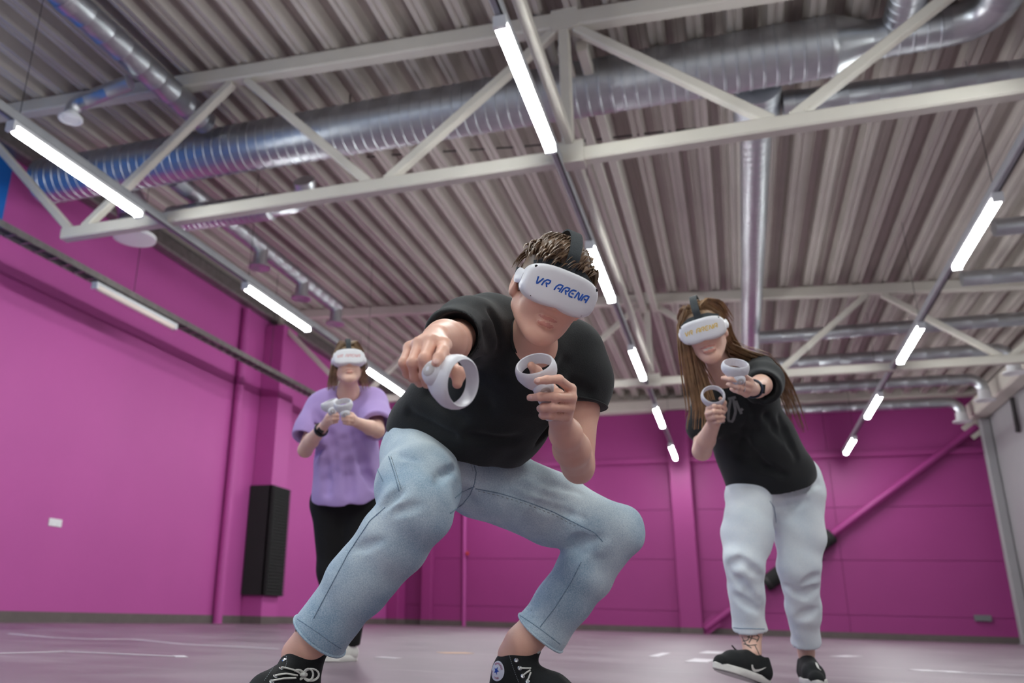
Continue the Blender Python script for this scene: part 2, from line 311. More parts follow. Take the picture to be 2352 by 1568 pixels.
# fourth track: cable tray with switched-off lamps along the left wall
XT, ZT = -8.2, 4.55
tr = empty('cable_tray', (XT, 0, ZT), 'zinc cable tray with an unlit lamp hanging along the left wall', 'cable tray')
for dx in (-0.1, 0.1): MB().beam((XT+dx, YF+1, ZT+0.1), (XT+dx, 24.2, ZT+0.1), 0.012, 0.09).build('side_rail', M['tray'], tr)
for k in range(int((24.2-YF-1)/0.25)): MB().box((XT-0.1, XT+0.1), (YF+1.1+k*0.25, YF+1.14+k*0.25), (ZT+0.055, ZT+0.067)).build('rung', M['tray'], tr)
for j in range(4):
    pth = [(XT-0.065+0.043*j+0.012*math.sin(y*1.7+j*2), y, ZT+0.085+0.008*math.sin(y*2.3+j)) for y in np.arange(YF+1, 24.2, 0.3)]
    MB().tube(pth, 0.012, 6).build('cable', M['cable' if j % 2 else 'plastic_g'], tr)
for k in range(0, 8): MB().tube([(XT, YF+2+k*4.2, ZT+0.15), (XT, YF+2+k*4.2, zroof(XT))], 0.005, 6).build('hanger_wire', M['cable'], tr)
lamp(XT, 9.0, ZT, 'switched-off linear lamp under the cable tray on the left', None, on=False)
# ------------------------------------------------------------------ ducts
def ribbed(a, b, r, pitch=0.14, amp=0.006):
    L = float(np.linalg.norm(np.array(b)-np.array(a))); p = [(0, r)]; s = pitch
    while s < L-0.03: p += [(s-0.014, r), (s-0.007, r+amp), (s+0.007, r+amp), (s+0.014, r)]; s += pitch
    p.append((L, r)); return MB().lathe(a, np.array(b)-np.array(a), p, 32)
def elbow(c0, d0, d1, R, r, n=8, sides=20):
    """bend that starts at c0 heading d0 and leaves heading d1; returns builder and end point"""
    d0 = np.array(d0, float); d1 = np.array(d1, float); c0 = np.array(c0, float); cen = c0+d1*R
    pth = [cen-d1*R*math.cos(a)+d0*R*math.sin(a) for a in np.linspace(0, math.pi/2, n+1)]
    return MB().tube(pth, r, sides), pth[-1]
DY, DZ = 8.42, 5.98
d = empty('main_duct', (-4, DY, DZ-0.3), 'big ribbed galvanised duct crossing the hall behind the nearest truss', 'duct')
ribbed((-8.9, DY, DZ+0.04), (1.38, DY, DZ-0.04), 0.315, 0.13, 0.009).build('duct_run', M['galv'], d, smooth='auto')
MB().lathe((1.36, DY, DZ-0.04), (1, 0, 0), [(0, 0.325), (0.05, 0.325), (0.06, 0.32), (0.36, 0.2), (0.42, 0.2)], 32).build('reducer', M['galv_plain'], d, smooth='auto')
ribbed((1.75, DY, DZ-0.05), (2.45, DY, DZ-0.05), 0.2, 0.12).build('duct_run', M['galv'], d, smooth='auto')
eb, e1 = elbow((2.45, DY, DZ-0.05), (1, 0, 0), (0, -1, 0), 0.36, 0.2, 4); eb.build('elbow', M['galv_plain'], d, smooth='auto')
ribbed(e1, (e1[0], 5.6, DZ-0.05), 0.2, 0.12).build('duct_run', M['galv'], d, smooth='auto')
MB().lathe((-8.95, DY, DZ+0.04), (1, 0, 0), [(0, 0.25), (0.03, 0.33), (0.12, 0.33)], 32).build('end_cap', M['galv_plain'], d, smooth='auto')
ribbed((2.02, DY-0.1, DZ+0.0), (2.02, 5.9, DZ+0.02), 0.17, 0.12).build('branch', M['galv'], d, smooth='auto')
for x in (-6.5, -4.1, -1.9, 0.1): MB().tube([(x, DY, DZ+0.33), (x, DY, zroof(x))], 0.01, 6).build('hanger_rod', M['cable'], d)
# depth-wise duct with side branches to the right
d = empty('depth_duct', (0.67, 15, 5.6), 'ribbed duct running into the depth with elbowed branches to the right', 'duct')
ribbed((0.67, DY+0.34, 5.86), (0.67, DY+1.0, 5.86), 0.25, 0.1).build('tee_collar', M['galv'], d, smooth='auto')
MB().lathe((0.67, DY+1.0, 5.86), (0, 1, 0), [(0, 0.25), (0.2, 0.18)], 28).build('reducer', M['galv_plain'], d, smooth='auto')
ribbed((0.67, DY+1.2, 5.86), (0.67, 23.9, 5.86), 0.178, 0.16, 0.002).build('duct_run', M['galv'], d, smooth='auto')
for y in (13.0, 15.0, 17.35, 19.3, 21.6, 23.85):
    ribbed((0.8 if y > 16 else 3.8, y, 5.62), (5.2, y, 5.6), 0.125, 0.4, 0.003).build('branch', M['galv'], d, smooth='auto')
    eb, e1 = elbow((5.2, y, 5.6), (1, 0, 0), (0, 0, -1), 0.28, 0.125); eb.build('elbow', M['galv_plain'], d, smooth='auto')
    MB().lathe(e1, (0, 0, -1), [(0, 0.125), (0.2, 0.125), (0.2, 0.21), (0.23, 0.21), (0.235, 0.17), (0.215, 0.1)], 24).build('diffuser', M['plastic_w'], d, smooth='auto')
d = empty('side_duct', (2.5, 9.15, 5.4), 'slim galvanised duct behind the right half of the nearest truss', 'duct')
ribbed((0.98, 9.12, 5.76), (5.3, 9.3, 5.72), 0.15, 0.3, 0.003).build('duct_run', M['galv'], d, smooth='auto')
MB().lathe((0.93, 9.12, 5.76), (1, 0, 0), [(0, 0.162), (0.12, 0.162)], 24).build('collar', M['galv_plain'], d, smooth='auto')
# left ducts
d = empty('left_near_duct', (-5.75, 4, 5.75), 'galvanised duct in the upper left corner with a round ceiling diffuser', 'duct')
ribbed((-6.1, 1.0, 6.2), (-5.96, 8.02, 6.2), 0.155, 0.3, 0.004).build('duct_run', M['galv'], d, smooth='auto')
MB().lathe((-6.02, 5.45, 6.2), (0, 1, 0), [(0, 0.163), (0.16, 0.163)], 24).build('clamp_band', M['galv_plain'], d, smooth='auto')
ribbed((-6.1, 6.72, 5.98), (-6.75, 6.72, 5.86), 0.09, 0.3, 0.003).build('branch', M['galv'], d, smooth='auto')
eb, e1 = elbow((-6.75, 6.72, 5.86), (-1, 0, 0), (0, 0, -1), 0.14, 0.09); eb.build('elbow', M['galv_plain'], d, smooth='auto')
MB().lathe(e1, (0, 0, -1), [(0, 0.09), (0.06, 0.09), (0.06, 0.14), (0.085, 0.14), (0.09, 0.115), (0.075, 0.1), (0.09, 0.09), (0.092, 0.02)], 28).build('diffuser', M['plastic_w'], d, smooth='auto')
d = empty('left_far_duct', (-6.95, 11, 5.6), 'galvanised duct with three short drops above the left row of lamps', 'duct')
ribbed((-6.95, 8.8, 5.95), (-6.95, 14.25, 5.95), 0.13, 0.3, 0.003).build('duct_run', M['galv'], d, smooth='auto')
for y in (11.25, 12.75, 14.2):
    MB().lathe((-6.95, y, 5.95), (0, 0, -1), [(0, 0.12), (0.34, 0.12), (0.34, 0.185), (0.37, 0.185), (0.375, 0.15), (0.35, 0.1)], 24).build('drop', M['galv_plain'], d, smooth='auto')
d = empty('duct_silencer', (-6.2, 9.3, 5.5), 'dark cylinder silencer with an elbow under the left end of the big duct', 'silencer')
ribbed((-7.3, 9.3, 5.6), (-5.75, 9.3, 5.57), 0.19, 0.09).build('body', M['galv'], d, smooth='auto')
MB().lathe((-5.75, 9.3, 5.57), (1, 0, 0), [(0, 0.2), (0.1, 0.2), (0.12, 0.15), (0.42, 0.15)], 28).build('collar', M['galv_plain'], d, smooth='auto')
eb, e1 = elbow((-5.33, 9.3, 5.57), (1, 0, 0), (0, -0.8, 0.6), 0.3, 0.15); eb.build('elbow', M['galv_plain'], d, smooth='auto')
d = empty('air_handler', (-8.6, 9.6, 5.2), 'grey ribbed flexible duct hanging at the left end of the big duct', 'duct')
eb, e1 = elbow((-8.0, 9.0, 6.02), (0, 1, 0), (0, 0, -1), 0.3, 0.22); eb.build('elbow', M['galv'], d, smooth='auto')
ribbed(e1, e1+np.array((0.05, 0.05, -0.25)), 0.22, 0.05, 0.014).build('flex_hose', M['tray'], d, smooth='auto')
MB().lathe(e1+np.array((0.05, 0.05, -0.25)), (0, 0, -1), [(0, 0.2), (0.02, 0.31), (0.07, 0.31), (0.075, 0.27), (0.06, 0.1)], 32).build('diffuser', M['plastic_w'], d, smooth='auto')
# sprinkler wire
pth = [on_y(x, y, 10.2) for x, y in ((780, 366), (900, 356), (1050, 346), (1180, 338), (1330, 325), (1500, 305), (1700, 285))]
tag(MB().tube(pth, 0.012, 6).build('ceiling_cable', M['cable']), 'thin dark cable strung sideways under the deck behind the nearest truss', 'cable')
# ------------------------------------------------------------------ tape marks on the floor
def tape(pts, wd, m, label):
    P = [np.array(on_z(x, y, 0.0)) for x, y in pts]; mb = MB()
    for a, b in zip(P[:-1], P[1:]):
        dd = (b-a)/np.linalg.norm(b-a); sd = np.array((-dd[1], dd[0], 0))*wd/2
        v = [a-sd, b-sd, b+sd, a+sd]; mb.add([(*q[:2], 0.0005) for q in v]+[(*q[:2], 0.0025) for q in v], [(4, 5, 6, 7), (0, 1, 5, 4), (1, 2, 6, 5), (2, 3, 7, 6), (3, 0, 4, 7)])
    return tag(mb.build('floor_tape', m), label, 'tape')
tape([(-60, 1502), (150, 1496), (400, 1507)], 0.035, M['tape_w'], 'long thin white tape line at the left edge of the floor')
tape([(400, 1507.3), (428, 1507.6)], 0.16, M['tape_w'], 'short white tape block at the end of the left line')
tape([(20, 1455), (120, 1464), (210, 1468), (300, 1467.5), (420, 1479), (640, 1490)], 0.04, M['tape_w'], 'faded white tape line behind the man on the left')
tape([(868, 1509), (916, 1512)], 0.09, M['tape_w'], 'white tape dash beside the white shoes')
tape([(1012, 1499), (1078, 1499.5)], 0.12, M['tape_o'], 'single orange tape dash on the floor')
tape([(1500, 1508), (1531, 1499.5)], 0.07, M['tape_w'], 'slanted white tape dash right of the man')
tape([(1598, 1520.5), (1620, 1513.5)], 0.14, M['tape_w'], 'white tape block nearest the lifted shoe')
tape([(1627, 1500.5), (1645, 1496)], 0.16, M['tape_w'], 'small white tape block behind the lifted shoe')
tape([(2110, 1538), (2142, 1542)], 0.12, M['tape_w'], 'left one of two white tape dashes on the far right')
tape([(2168, 1541), (2202, 1545)], 0.12, M['tape_w'], 'right one of two white tape dashes on the far right')
tape([(2215, 1545.5), (2400, 1553)], 0.045, M['tape_w'], 'thin white tape line running off the right edge')
tape([(1925, 1507.5), (1962, 1506)], 0.14, M['tape_w'], 'pale tape dash behind the right woman')
# ------------------------------------------------------------------ smooth solid modeller (bodies, clothes, hands)
def nrmz(v): v = np.array(v, float); return v/np.linalg.norm(v)
class Solid:
    """smooth union / subtraction of round cones, ellipsoids and rounded boxes, polygonised by surface nets"""
    def __init__(s): s.p = []; s.disp = None
    def cone(s, a, b, ra, rb, k=0.02, op=1):
        a = np.array(a, float); b = np.array(b, float)
        s.p.append(('c', a, b, ra, rb, k, op, (a+b)/2, np.linalg.norm(b-a)/2+max(ra, rb))); return s
    def chain(s, pts, rad, k=0.02, op=1):
        for i in range(len(pts)-1): s.cone(pts[i], pts[i+1], rad[i], rad[i+1], k, op)
        return s
    def ball(s, c, r, k=0.02, op=1): return s.cone(c, np.array(c, float)+1e-5, r, r, k, op)
    def ell(s, c, r, R=None, k=0.02, op=1):
        R = np.eye(3) if R is None else np.array(R, float)       # rows: local axes
        s.p.append(('e', np.array(c, float), np.array(r, float), R, None, k, op, np.array(c, float), max(r))); return s
    def box(s, c, h, rr, R=None, k=0.02, op=1):
        R = np.eye(3) if R is None else np.array(R, float)
        s.p.append(('b', np.array(c, float), np.array(h, float), R, rr, k, op, np.array(c, float), float(np.linalg.norm(h)))); return s
    def plane(s, c, n, k=0.004):        # cuts away the side the normal points to
        s.p.append(('h', np.array(c, float), nrmz(n), None, None, k, -1, np.array(c, float), 1e9)); return s
    @staticmethod
    def dist(q, P):
        t = q[0]
        if t == 'c':
            a, b, ra, rb = q[1:5]; ba = b-a; l2 = ba@ba; pa = P-a
            h = np.clip((pa@ba)/(l2+1e-12), 0, 1)
            return np.linalg.norm(pa-h[:, None]*ba, axis=1)-(ra+(rb-ra)*h)
        if t == 'e':
            L = (P-q[1])@q[3].T; k0 = np.linalg.norm(L/q[2], axis=1); k1 = np.linalg.norm(L/(q[2]**2), axis=1)
            return k0*(k0-1)/(k1+1e-9)
        if t == 'b':
            L = np.abs((P-q[1])@q[3].T)-(q[2]-q[4])
            return np.linalg.norm(np.maximum(L, 0), axis=1)+np.minimum(L.max(1), 0)-q[4]
        return -((P-q[1])@q[2])                                  # 'h': inside the removed half space is negative
    def ev(s, P, pr=None):
        d = np.full(len(P), 9.0)
        for q in (s.p if pr is None else pr):
            e = s.dist(q, P); k = q[5]
            if q[6] == 1:
                h = np.maximum(k-np.abs(d-e), 0)/k; d = np.minimum(d, e)-h*h*k*0.25
            else:
                h = np.maximum(k-np.abs(d+e), 0)/k; d = np.maximum(d, -e)+h*h*k*0.25
        if pr is None and s.disp is not None: d = d+s.disp(P)
        return d
    def hit(s, px, t0=1.2, t1=7.0):
        """points where the rays through the pixels meet the solid (None where they miss)"""
        D = np.array([ray(*q) for q in px]); ln = np.linalg.norm(D, axis=1); D = D/ln[:, None]; t = np.full(len(D), t0)
        for _ in range(70):
            d = s.ev(CO+D*t[:, None]); t = t+np.clip(d, -0.02, 1)*0.85
        P = CO+D*t[:, None]; ok = np.abs(s.ev(P)) < 0.004
        return P, ok
    def grad(s, P, e=0.002):
        P = np.atleast_2d(P); g = np.stack([s.ev(P+np.eye(3)[i]*e)-s.ev(P-np.eye(3)[i]*e) for i in range(3)], 1)
        return g/(np.linalg.norm(g, axis=1)[:, None]+1e-12)
    def mesh(s, name, h, smooth=2, B=10, disp=None):
        add = [q for q in s.p if q[6] == 1]
        lo = np.min([q[7]-q[8] for q in add], axis=0)-3*h; hi = np.max([q[7]+q[8] for q in add], axis=0)+3*h
        nb = np.ceil((hi-lo)/(h*B)).astype(int)
        I = np.stack(np.meshgrid(*[np.arange(n) for n in nb], indexing='ij'), -1).reshape(-1, 3)
        cen = lo+(I+0.5)*h*B; hd = h*B*math.sqrt(3)/2
        kmax = max(q[5] for q in s.p)
        keep = np.abs(np.concatenate([s.ev(c) for c in np.array_split(cen, max(1, len(cen)//60000))])) < hd*1.5+0.004
        I = I[keep]; cen = cen[keep]
        pc = np.array([q[7] for q in s.p]); prd = np.array([q[8] for q in s.p])
        g = np.stack(np.meshgrid(*[np.arange(B+1)]*3, indexing='ij'), -1).reshape(-1, 3)
        V = np.empty((len(I), (B+1)**3), np.float32)
        for n in range(len(I)):
            dd = np.linalg.norm(pc-cen[n], axis=1)-prd
            sub = [s.p[i] for i in np.where(dd < hd*1.6+kmax+0.01)[0]]
            V[n] = s.ev(lo+(I[n]*B+g)*h, sub)
        s.disp = disp
        if disp is not None:
            for n in range(len(I)): V[n] += disp(lo+(I[n]*B+g)*h)
        V = V.reshape(-1, B+1, B+1, B+1); S = V < 0
        N = nb*B+2
        def gid(i, j, k): return (i.astype(np.int64)*N[1]+j)*N[2]+k
        c8 = sum(S[:, a:B+a, b:B+b, c:B+c].astype(np.int8) for a in (0, 1) for b in (0, 1) for c in (0, 1))
        bi, i, j, k = np.where((c8 > 0) & (c8 < 8))
        pos = np.zeros((len(bi), 3)); cnt = np.zeros(len(bi))
        for ax in range(3):
            for u in (0, 1):
                for v in (0, 1):
                    o0 = [0, 0, 0]; o1 = [0, 0, 0]; oth = [x for x in range(3) if x != ax]
                    o0[oth[0]] = o1[oth[0]] = u; o0[oth[1]] = o1[oth[1]] = v; o1[ax] = 1
                    a = V[bi, i+o0[0], j+o0[1], k+o0[2]]; b = V[bi, i+o1[0], j+o1[1], k+o1[2]]
                    m = (a < 0) != (b < 0); t = np.where(m, a/np.where(m, a-b, 1), 0)
                    q = np.zeros((len(bi), 3)); q[:, oth[0]] = u; q[:, oth[1]] = v; q[:, ax] = t
                    pos += q*m[:, None]; cnt += m
        G = I[bi]*B+np.stack([i, j, k], 1)
        vert = lo+(G+pos/cnt[:, None])*h
        ids = gid(G[:, 0], G[:, 1], G[:, 2]); od = np.argsort(ids); sid = ids[od]
        def look(a):
            p = np.clip(np.searchsorted(sid, a), 0, len(sid)-1); return np.where(sid[p] == a, od[p], -1)
        faces = []
        for ax in range(3):
            oth = [x for x in range(3) if x != ax]
            sl0 = [slice(0, B)]*3; sl1 = [slice(0, B)]*3; sl1[ax] = slice(1, B+1)
            A = S[(slice(None), *sl0)]; Bb = S[(slice(None), *sl1)]
            bi2, a1, a2, a3 = np.where(A != Bb)
            Gc = I[bi2]*B+np.stack([a1, a2, a3], 1); fl = A[bi2, a1, a2, a3]
            e1 = np.zeros(3, int); e1[(ax+1) % 3] = 1; e2 = np.zeros(3, int); e2[(ax+2) % 3] = 1
            Q = [look(gid(*(Gc-e1-e2).T)), look(gid(*(Gc-e2).T)), look(gid(*Gc.T)), look(gid(*(Gc-e1).T))]
            Q = np.stack(Q, 1); ok = (Q >= 0).all(1); Q = Q[ok]; fl = fl[ok]
            Q[~fl] = Q[~fl][:, ::-1]; faces.append(Q)
        Fq = np.concatenate(faces)
        for _ in range(smooth):
            acc = np.zeros_like(vert); n = np.zeros(len(vert))
            for a in range(4):
                for b in (1, 3):
                    np.add.at(acc, Fq[:, a], vert[Fq[:, (a+b) % 4]]); np.add.at(n, Fq[:, a], 1)
            vert = np.where(n[:, None] > 0, 0.5*vert+0.5*acc/np.maximum(n, 1)[:, None], vert)
        me = bpy.data.meshes.new(name)
        me.vertices.add(len(vert)); me.vertices.foreach_set('co', vert.astype(np.float32).ravel())
        me.loops.add(len(Fq)*4); me.loops.foreach_set('vertex_index', Fq.astype(np.int32).ravel())
        me.polygons.add(len(Fq)); me.polygons.foreach_set('loop_start', np.arange(0, len(Fq)*4, 4, dtype=np.int32))
        me.polygons.foreach_set('loop_total', np.full(len(Fq), 4, np.int32))
        me.polygons.foreach_set('use_smooth', np.ones(len(Fq), bool)); me.update(calc_edges=True); me.validate()
        return me
    def build(s, name, m, parent, h, **kw): return link(name, s.mesh(name, h, **kw), m, parent)
def snap(sd, px, off=0.0, t0=1.2):
    """pixel polyline -> points lying on the solid, lifted by off along its normal"""
    P, ok = sd.hit(px, t0); P = P[ok]
    return P+sd.grad(P)*off if len(P) else P
def dense(pts, n):
    pts = np.array(pts, float); d = np.r_[0, np.cumsum(np.linalg.norm(np.diff(pts, axis=0), axis=1))]; q = np.linspace(0, d[-1], n)
    return np.stack([np.interp(q, d, pts[:, i]) for i in range(pts.shape[1])], 1)
class Frame:
    """local frame: x right, y up, z forward; p() maps local -> world"""
    def __init__(s, o, z, y):
        s.o = np.array(o, float); s.z = nrmz(z); y = np.array(y, float); s.y = nrmz(y-s.z*(y@s.z)); s.x = np.cross(s.y, s.z); s.R = np.stack([s.x, s.y, s.z])
    def p(s, x, y, z): return s.o+s.x*x+s.y*y+s.z*z
def head_prims(S, fr, sc=1.0, smile=0.0, fem=False):
    p = lambda x, y, z: fr.p(x*sc, y*sc, z*sc)
    jw = 0.92 if fem else 1.08
    S.ell(p(0, .038, -.012), np.array((.075, .092, .096))*sc, fr.R, k=.02)
    S.ell(p(0, -.025, .03), np.array((.061*jw, .085, .062))*sc, fr.R, k=.03)
    for sx in (-1, 1):
        S.cone(p(sx*.052*jw, -.05, -.005), p(sx*.02, -.105, .06), .024*sc, .019*sc, .03)
        S.ball(p(sx*.036*jw, -.032, .06), .027*sc, .025)
        S.cone(p(sx*.01, .03, .085), p(sx*.045, .028, .07), .012*sc, .01*sc, .015)        # brow
        S.cone(p(sx*.013, -.03, .092), p(sx*.012, -.031, .094), .009*sc, .009*sc, .008)   # nostril wings
        S.ell(p(sx*(.08 if fem else .088), -.002, -.012), np.array((.011, .033, .02))*sc, fr.R, k=.008)     # ear
        S.ell(p(sx*(.078 if fem else .085), -.026, -.006), np.array((.008, .012, .01))*sc, fr.R, k=.008)
        S.ell(p(sx*(.09 if fem else .099), .0, -.006), np.array((.007, .018, .01))*sc, fr.R, k=.006, op=-1)
    S.ball(p(0, -.108, .064), .02*sc, .02)
    S.cone(p(0, .015, .088), p(0, -.026, .106), .009*sc, .0125*sc, .012)                    # nose
    w = (.022 if fem else .027)+.008*smile; lift = .007*smile
    S.chain([p(-w, -.062+lift, .079), p(-w*.5, -.0605, .088), p(0, -.0615, .0905), p(w*.5, -.0605, .088), p(w, -.062+lift, .079)], [v*sc for v in (.003, .0052, .0055, .0052, .003)], .006)
    S.chain([p(-w, -.066+lift, .078), p(-w*.5, -.0745-smile*.004, .086), p(0, -.076-smile*.004, .0885), p(w*.5, -.0745-smile*.004, .086), p(w, -.066+lift, .078)], [v*sc for v in (.003, .006, .0068, .006, .003)], .006)
    g = .0022+.0035*smile
    S.chain([p(-w*1.1, -.0645+lift*1.1, .088), p(-w*.5, -.0675-smile*.001, .096), p(0, -.068-smile*.002, .098), p(w*.5, -.0675-smile*.001, .096), p(w*1.1, -.0645+lift*1.1, .088)], [.0015, g, g, g, .0015], .003, op=-1)
def finger(S, pts, r0, r1, k=.0035):
    n = len(pts); rad = np.linspace(r0, r1, n)
    S.chain(pts, rad, k)
    for q, r in zip(pts[1:-1], rad[1:-1]): S.ball(q, r*1.06, k)
# ------------------------------------------------------------------ materials for people
def skin_mat(name, col, col2):
    m = mat(name, col, 0.48, noise=(9, 0.25, col2), bump=(260, 0.06), sss=0.12); return m
def denim_mat(name, ca, cb, sc=1.0):
    m = mat(name, ca, 0.85, sheen=0.15); nt = m.node_tree; b = nt.nodes['Principled BSDF']; tc = nt.nodes['Texture Coordinate']
    n = nt.nodes.new('ShaderNodeTexNoise'); n.inputs['Scale'].default_value = 5*sc; n.inputs['Detail'].default_value = 3
    n2 = nt.nodes.new('ShaderNodeTexNoise'); n2.inputs['Scale'].default_value = 330; n2.inputs['Detail'].default_value = 2
    for q in (n, n2): nt.links.new(tc.outputs['Object'], q.inputs['Vector'])
    ad = nt.nodes.new('ShaderNodeMath'); ad.operation = 'MULTIPLY_ADD'; ad.inputs[1].default_value = 0.55
    nt.links.new(n2.outputs['Fac'], ad.inputs[0]); nt.links.new(n.outputs['Fac'], ad.inputs[2])
    r = nt.nodes.new('ShaderNodeValToRGB'); r.color_ramp.elements[0].position = 0.52; r.color_ramp.elements[1].position = 1.0
    r.color_ramp.elements[0].color = (*ca, 1); r.color_ramp.elements[1].color = (*cb, 1)
    nt.links.new(ad.outputs[0], r.inputs['Fac']); nt.links.new(r.outputs['Color'], b.inputs['Base Color'])
    bp = nt.nodes.new('ShaderNodeBump'); bp.inputs['Strength'].default_value = 0.22; bp.inputs['Distance'].default_value = 0.003
    nt.links.new(n2.outputs['Fac'], bp.inputs['Height']); nt.links.new(bp.outputs['Normal'], b.inputs['Normal'])
    return m
M['skin'] = skin_mat('skin', s2l(236, 188, 168), s2l(226, 172, 150))
M['skin_f'] = skin_mat('skin_fair', s2l(240, 200, 182), s2l(232, 186, 166))
M['denim'] = denim_mat('light_blue_denim', s2l(126, 158, 184), s2l(212, 226, 233))
M['denim_pale'] = denim_mat('bleached_denim', s2l(212, 224, 234), s2l(240, 245, 248))
M['stitch'] = mat('denim_stitch', s2l(92, 116, 142), 0.8, noise=(300, 0.2, s2l(150, 172, 188)))
M['tee_black'] = mat('black_cotton', s2l(17, 20, 22), 0.9, noise=(400, 0.3, s2l(27, 31, 33)), bump=(420, 0.25), sheen=0.12)
M['tee_lilac'] = mat('lilac_cotton', s2l(186, 160, 218), 0.9, noise=(300, 0.3, s2l(178, 150, 212)), bump=(420, 0.2), sheen=0.1)
M['black_trousers'] = mat('black_trousers', s2l(12, 12, 14), 0.85, noise=(300, 0.3, s2l(18, 18, 20)), bump=(300, 0.2))
M['hair'] = mat('brown_hair', s2l(84, 64, 50), 0.45, noise=(40, 0.3, s2l(140, 112, 86)))
M['hair_long'] = mat('light_brown_hair', s2l(110, 84, 62), 0.42, noise=(28, 0.35, s2l(182, 146, 108)))
M['hair_blond'] = mat('dark_blond_hair', s2l(120, 98, 76), 0.45, noise=(28, 0.35, s2l(186, 158, 126)))
M['lip'] = mat('lip_skin', s2l(214, 148, 134), 0.45, noise=(60, 0.3, s2l(206, 138, 124)), sss=0.1)
M['nail'] = mat('nail', s2l(240, 196, 184), 0.25, noise=(60, 0.3, s2l(236, 190, 178)))
M['hs_white'] = mat('white_headset_plastic', s2l(236, 236, 240), 0.36, noise=(40, 0.3, s2l(232, 232, 236)))
M['hs_black'] = mat('black_strap_fabric', s2l(40, 46, 50), 0.7, noise=(200, 0.3, s2l(54, 60, 64)), bump=(300, 0.2))
M['lens'] = mat('black_lens', s2l(8, 8, 9), 0.15, noise=(20, 0.3, s2l(12, 12, 13)))
M['ctl_white'] = mat('controller_plastic', s2l(226, 225, 231), 0.42, noise=(40, 0.3, s2l(220, 219, 226)))
M['ctl_grey'] = mat('controller_inner', s2l(196, 190, 190), 0.5, noise=(40, 0.3, s2l(188, 182, 183)))
M['ctl_black'] = mat('controller_face', s2l(16, 16, 18), 0.3, noise=(40, 0.3, s2l(20, 20, 22)))
M['txt_blue'] = mat('blue_print', s2l(26, 84, 180), 0.5, noise=(80, 0.3, s2l(38, 100, 196)))
M['txt_yellow'] = mat('yellow_print', s2l(240, 204, 96), 0.5, noise=(80, 0.3, s2l(236, 196, 84)))
M['txt_red'] = mat('faded_red_print', s2l(226, 176, 178), 0.5, noise=(80, 0.3, s2l(220, 166, 170)))
M['canvas'] = mat('black_canvas', s2l(16, 18, 20), 0.85, noise=(300, 0.3, s2l(24, 27, 29)), bump=(350, 0.2))
M['rubber'] = mat('white_rubber', s2l(228, 226, 222), 0.5, noise=(40, 0.3, s2l(216, 213, 208)))
M['lace'] = mat('white_lace', s2l(226, 226, 220), 0.85, noise=(200, 0.3, s2l(212, 212, 206)))
M['sock'] = mat('white_sock', s2l(220, 224, 218), 0.9, noise=(200, 0.3, s2l(208, 212, 206)))
M['lining'] = mat('cream_lining', s2l(206, 190, 156), 0.9, noise=(200, 0.3, s2l(194, 178, 146)))
M['thread'] = mat('grey_thread', s2l(150, 158, 164), 0.8, noise=(200, 0.3, s2l(130, 138, 144)))
M['metal'] = mat('shiny_metal', s2l(220, 222, 224), 0.25, 1.0, noise=(40, 0.3, s2l(205, 207, 210)))
M['patch'] = mat('patch_white', s2l(218, 218, 230), 0.7, noise=(80, 0.3, s2l(208, 208, 222)))
M['patch_blue'] = mat('patch_blue', s2l(14, 60, 160), 0.6, noise=(80, 0.3, s2l(18, 70, 172)))
M['patch_red'] = mat('patch_red', s2l(190, 120, 150), 0.6, noise=(80, 0.3, s2l(180, 108, 140)))
M['print_grey'] = mat('grey_shirt_print', s2l(126, 126, 128), 0.8, noise=(120, 0.3, s2l(108, 108, 110)))
M['tattoo'] = mat('tattoo_ink', s2l(74, 66, 64), 0.6, noise=(80, 0.3, s2l(60, 54, 54)))
M['watch'] = mat('dark_watch', s2l(14, 16, 20), 0.35, noise=(60, 0.3, s2l(20, 24, 30)))
M['watch_band'] = mat('watch_band_blue', s2l(28, 40, 62), 0.5, noise=(60, 0.3, s2l(34, 48, 72)))
M['teeth'] = mat('teeth', s2l(236, 230, 220), 0.3, noise=(60, 0.3, s2l(230, 224, 214)))
# ------------------------------------------------------------------ headset and controller
STROKES = {  # letters as strokes on a 1 x 1 cell
 'V': [[(0, 1), (.42, 0), (.58, 0), (1, 1)]], 'R': [[(0, 0), (.0, .62), (.3, 1), (1, 1), (1, .5), (.38, .5)], [(.62, .4), (1, 0)]],
 'A': [[(0, 0), (.0, .62), (.3, 1), (1, 1), (1, 0)], [(.35, .42), (.8, .42)]], 'E': [[(1, 1), (.3, 1), (0, .7), (0, .3), (.3, 0), (1, 0)], [(.35, .5), (.85, .5)]],
 'N': [[(0, 0), (0, 1), (.2, 1), (.8, 0), (1, 0), (1, 1)]], 'C': [[(1, 1), (0, 1), (0, 0), (1, 0)]], 'O': [[(0, 0), (0, 1), (1, 1), (1, 0), (0, 0)]],
 'S': [[(1, 1), (0, 1), (0, .5), (1, .5), (1, 0), (0, 0)]], 'L': [[(0, 1), (0, 0), (1, 0)]], 'T': [[(0, 1), (1, 1)], [(.5, 1), (.5, 0)]]}
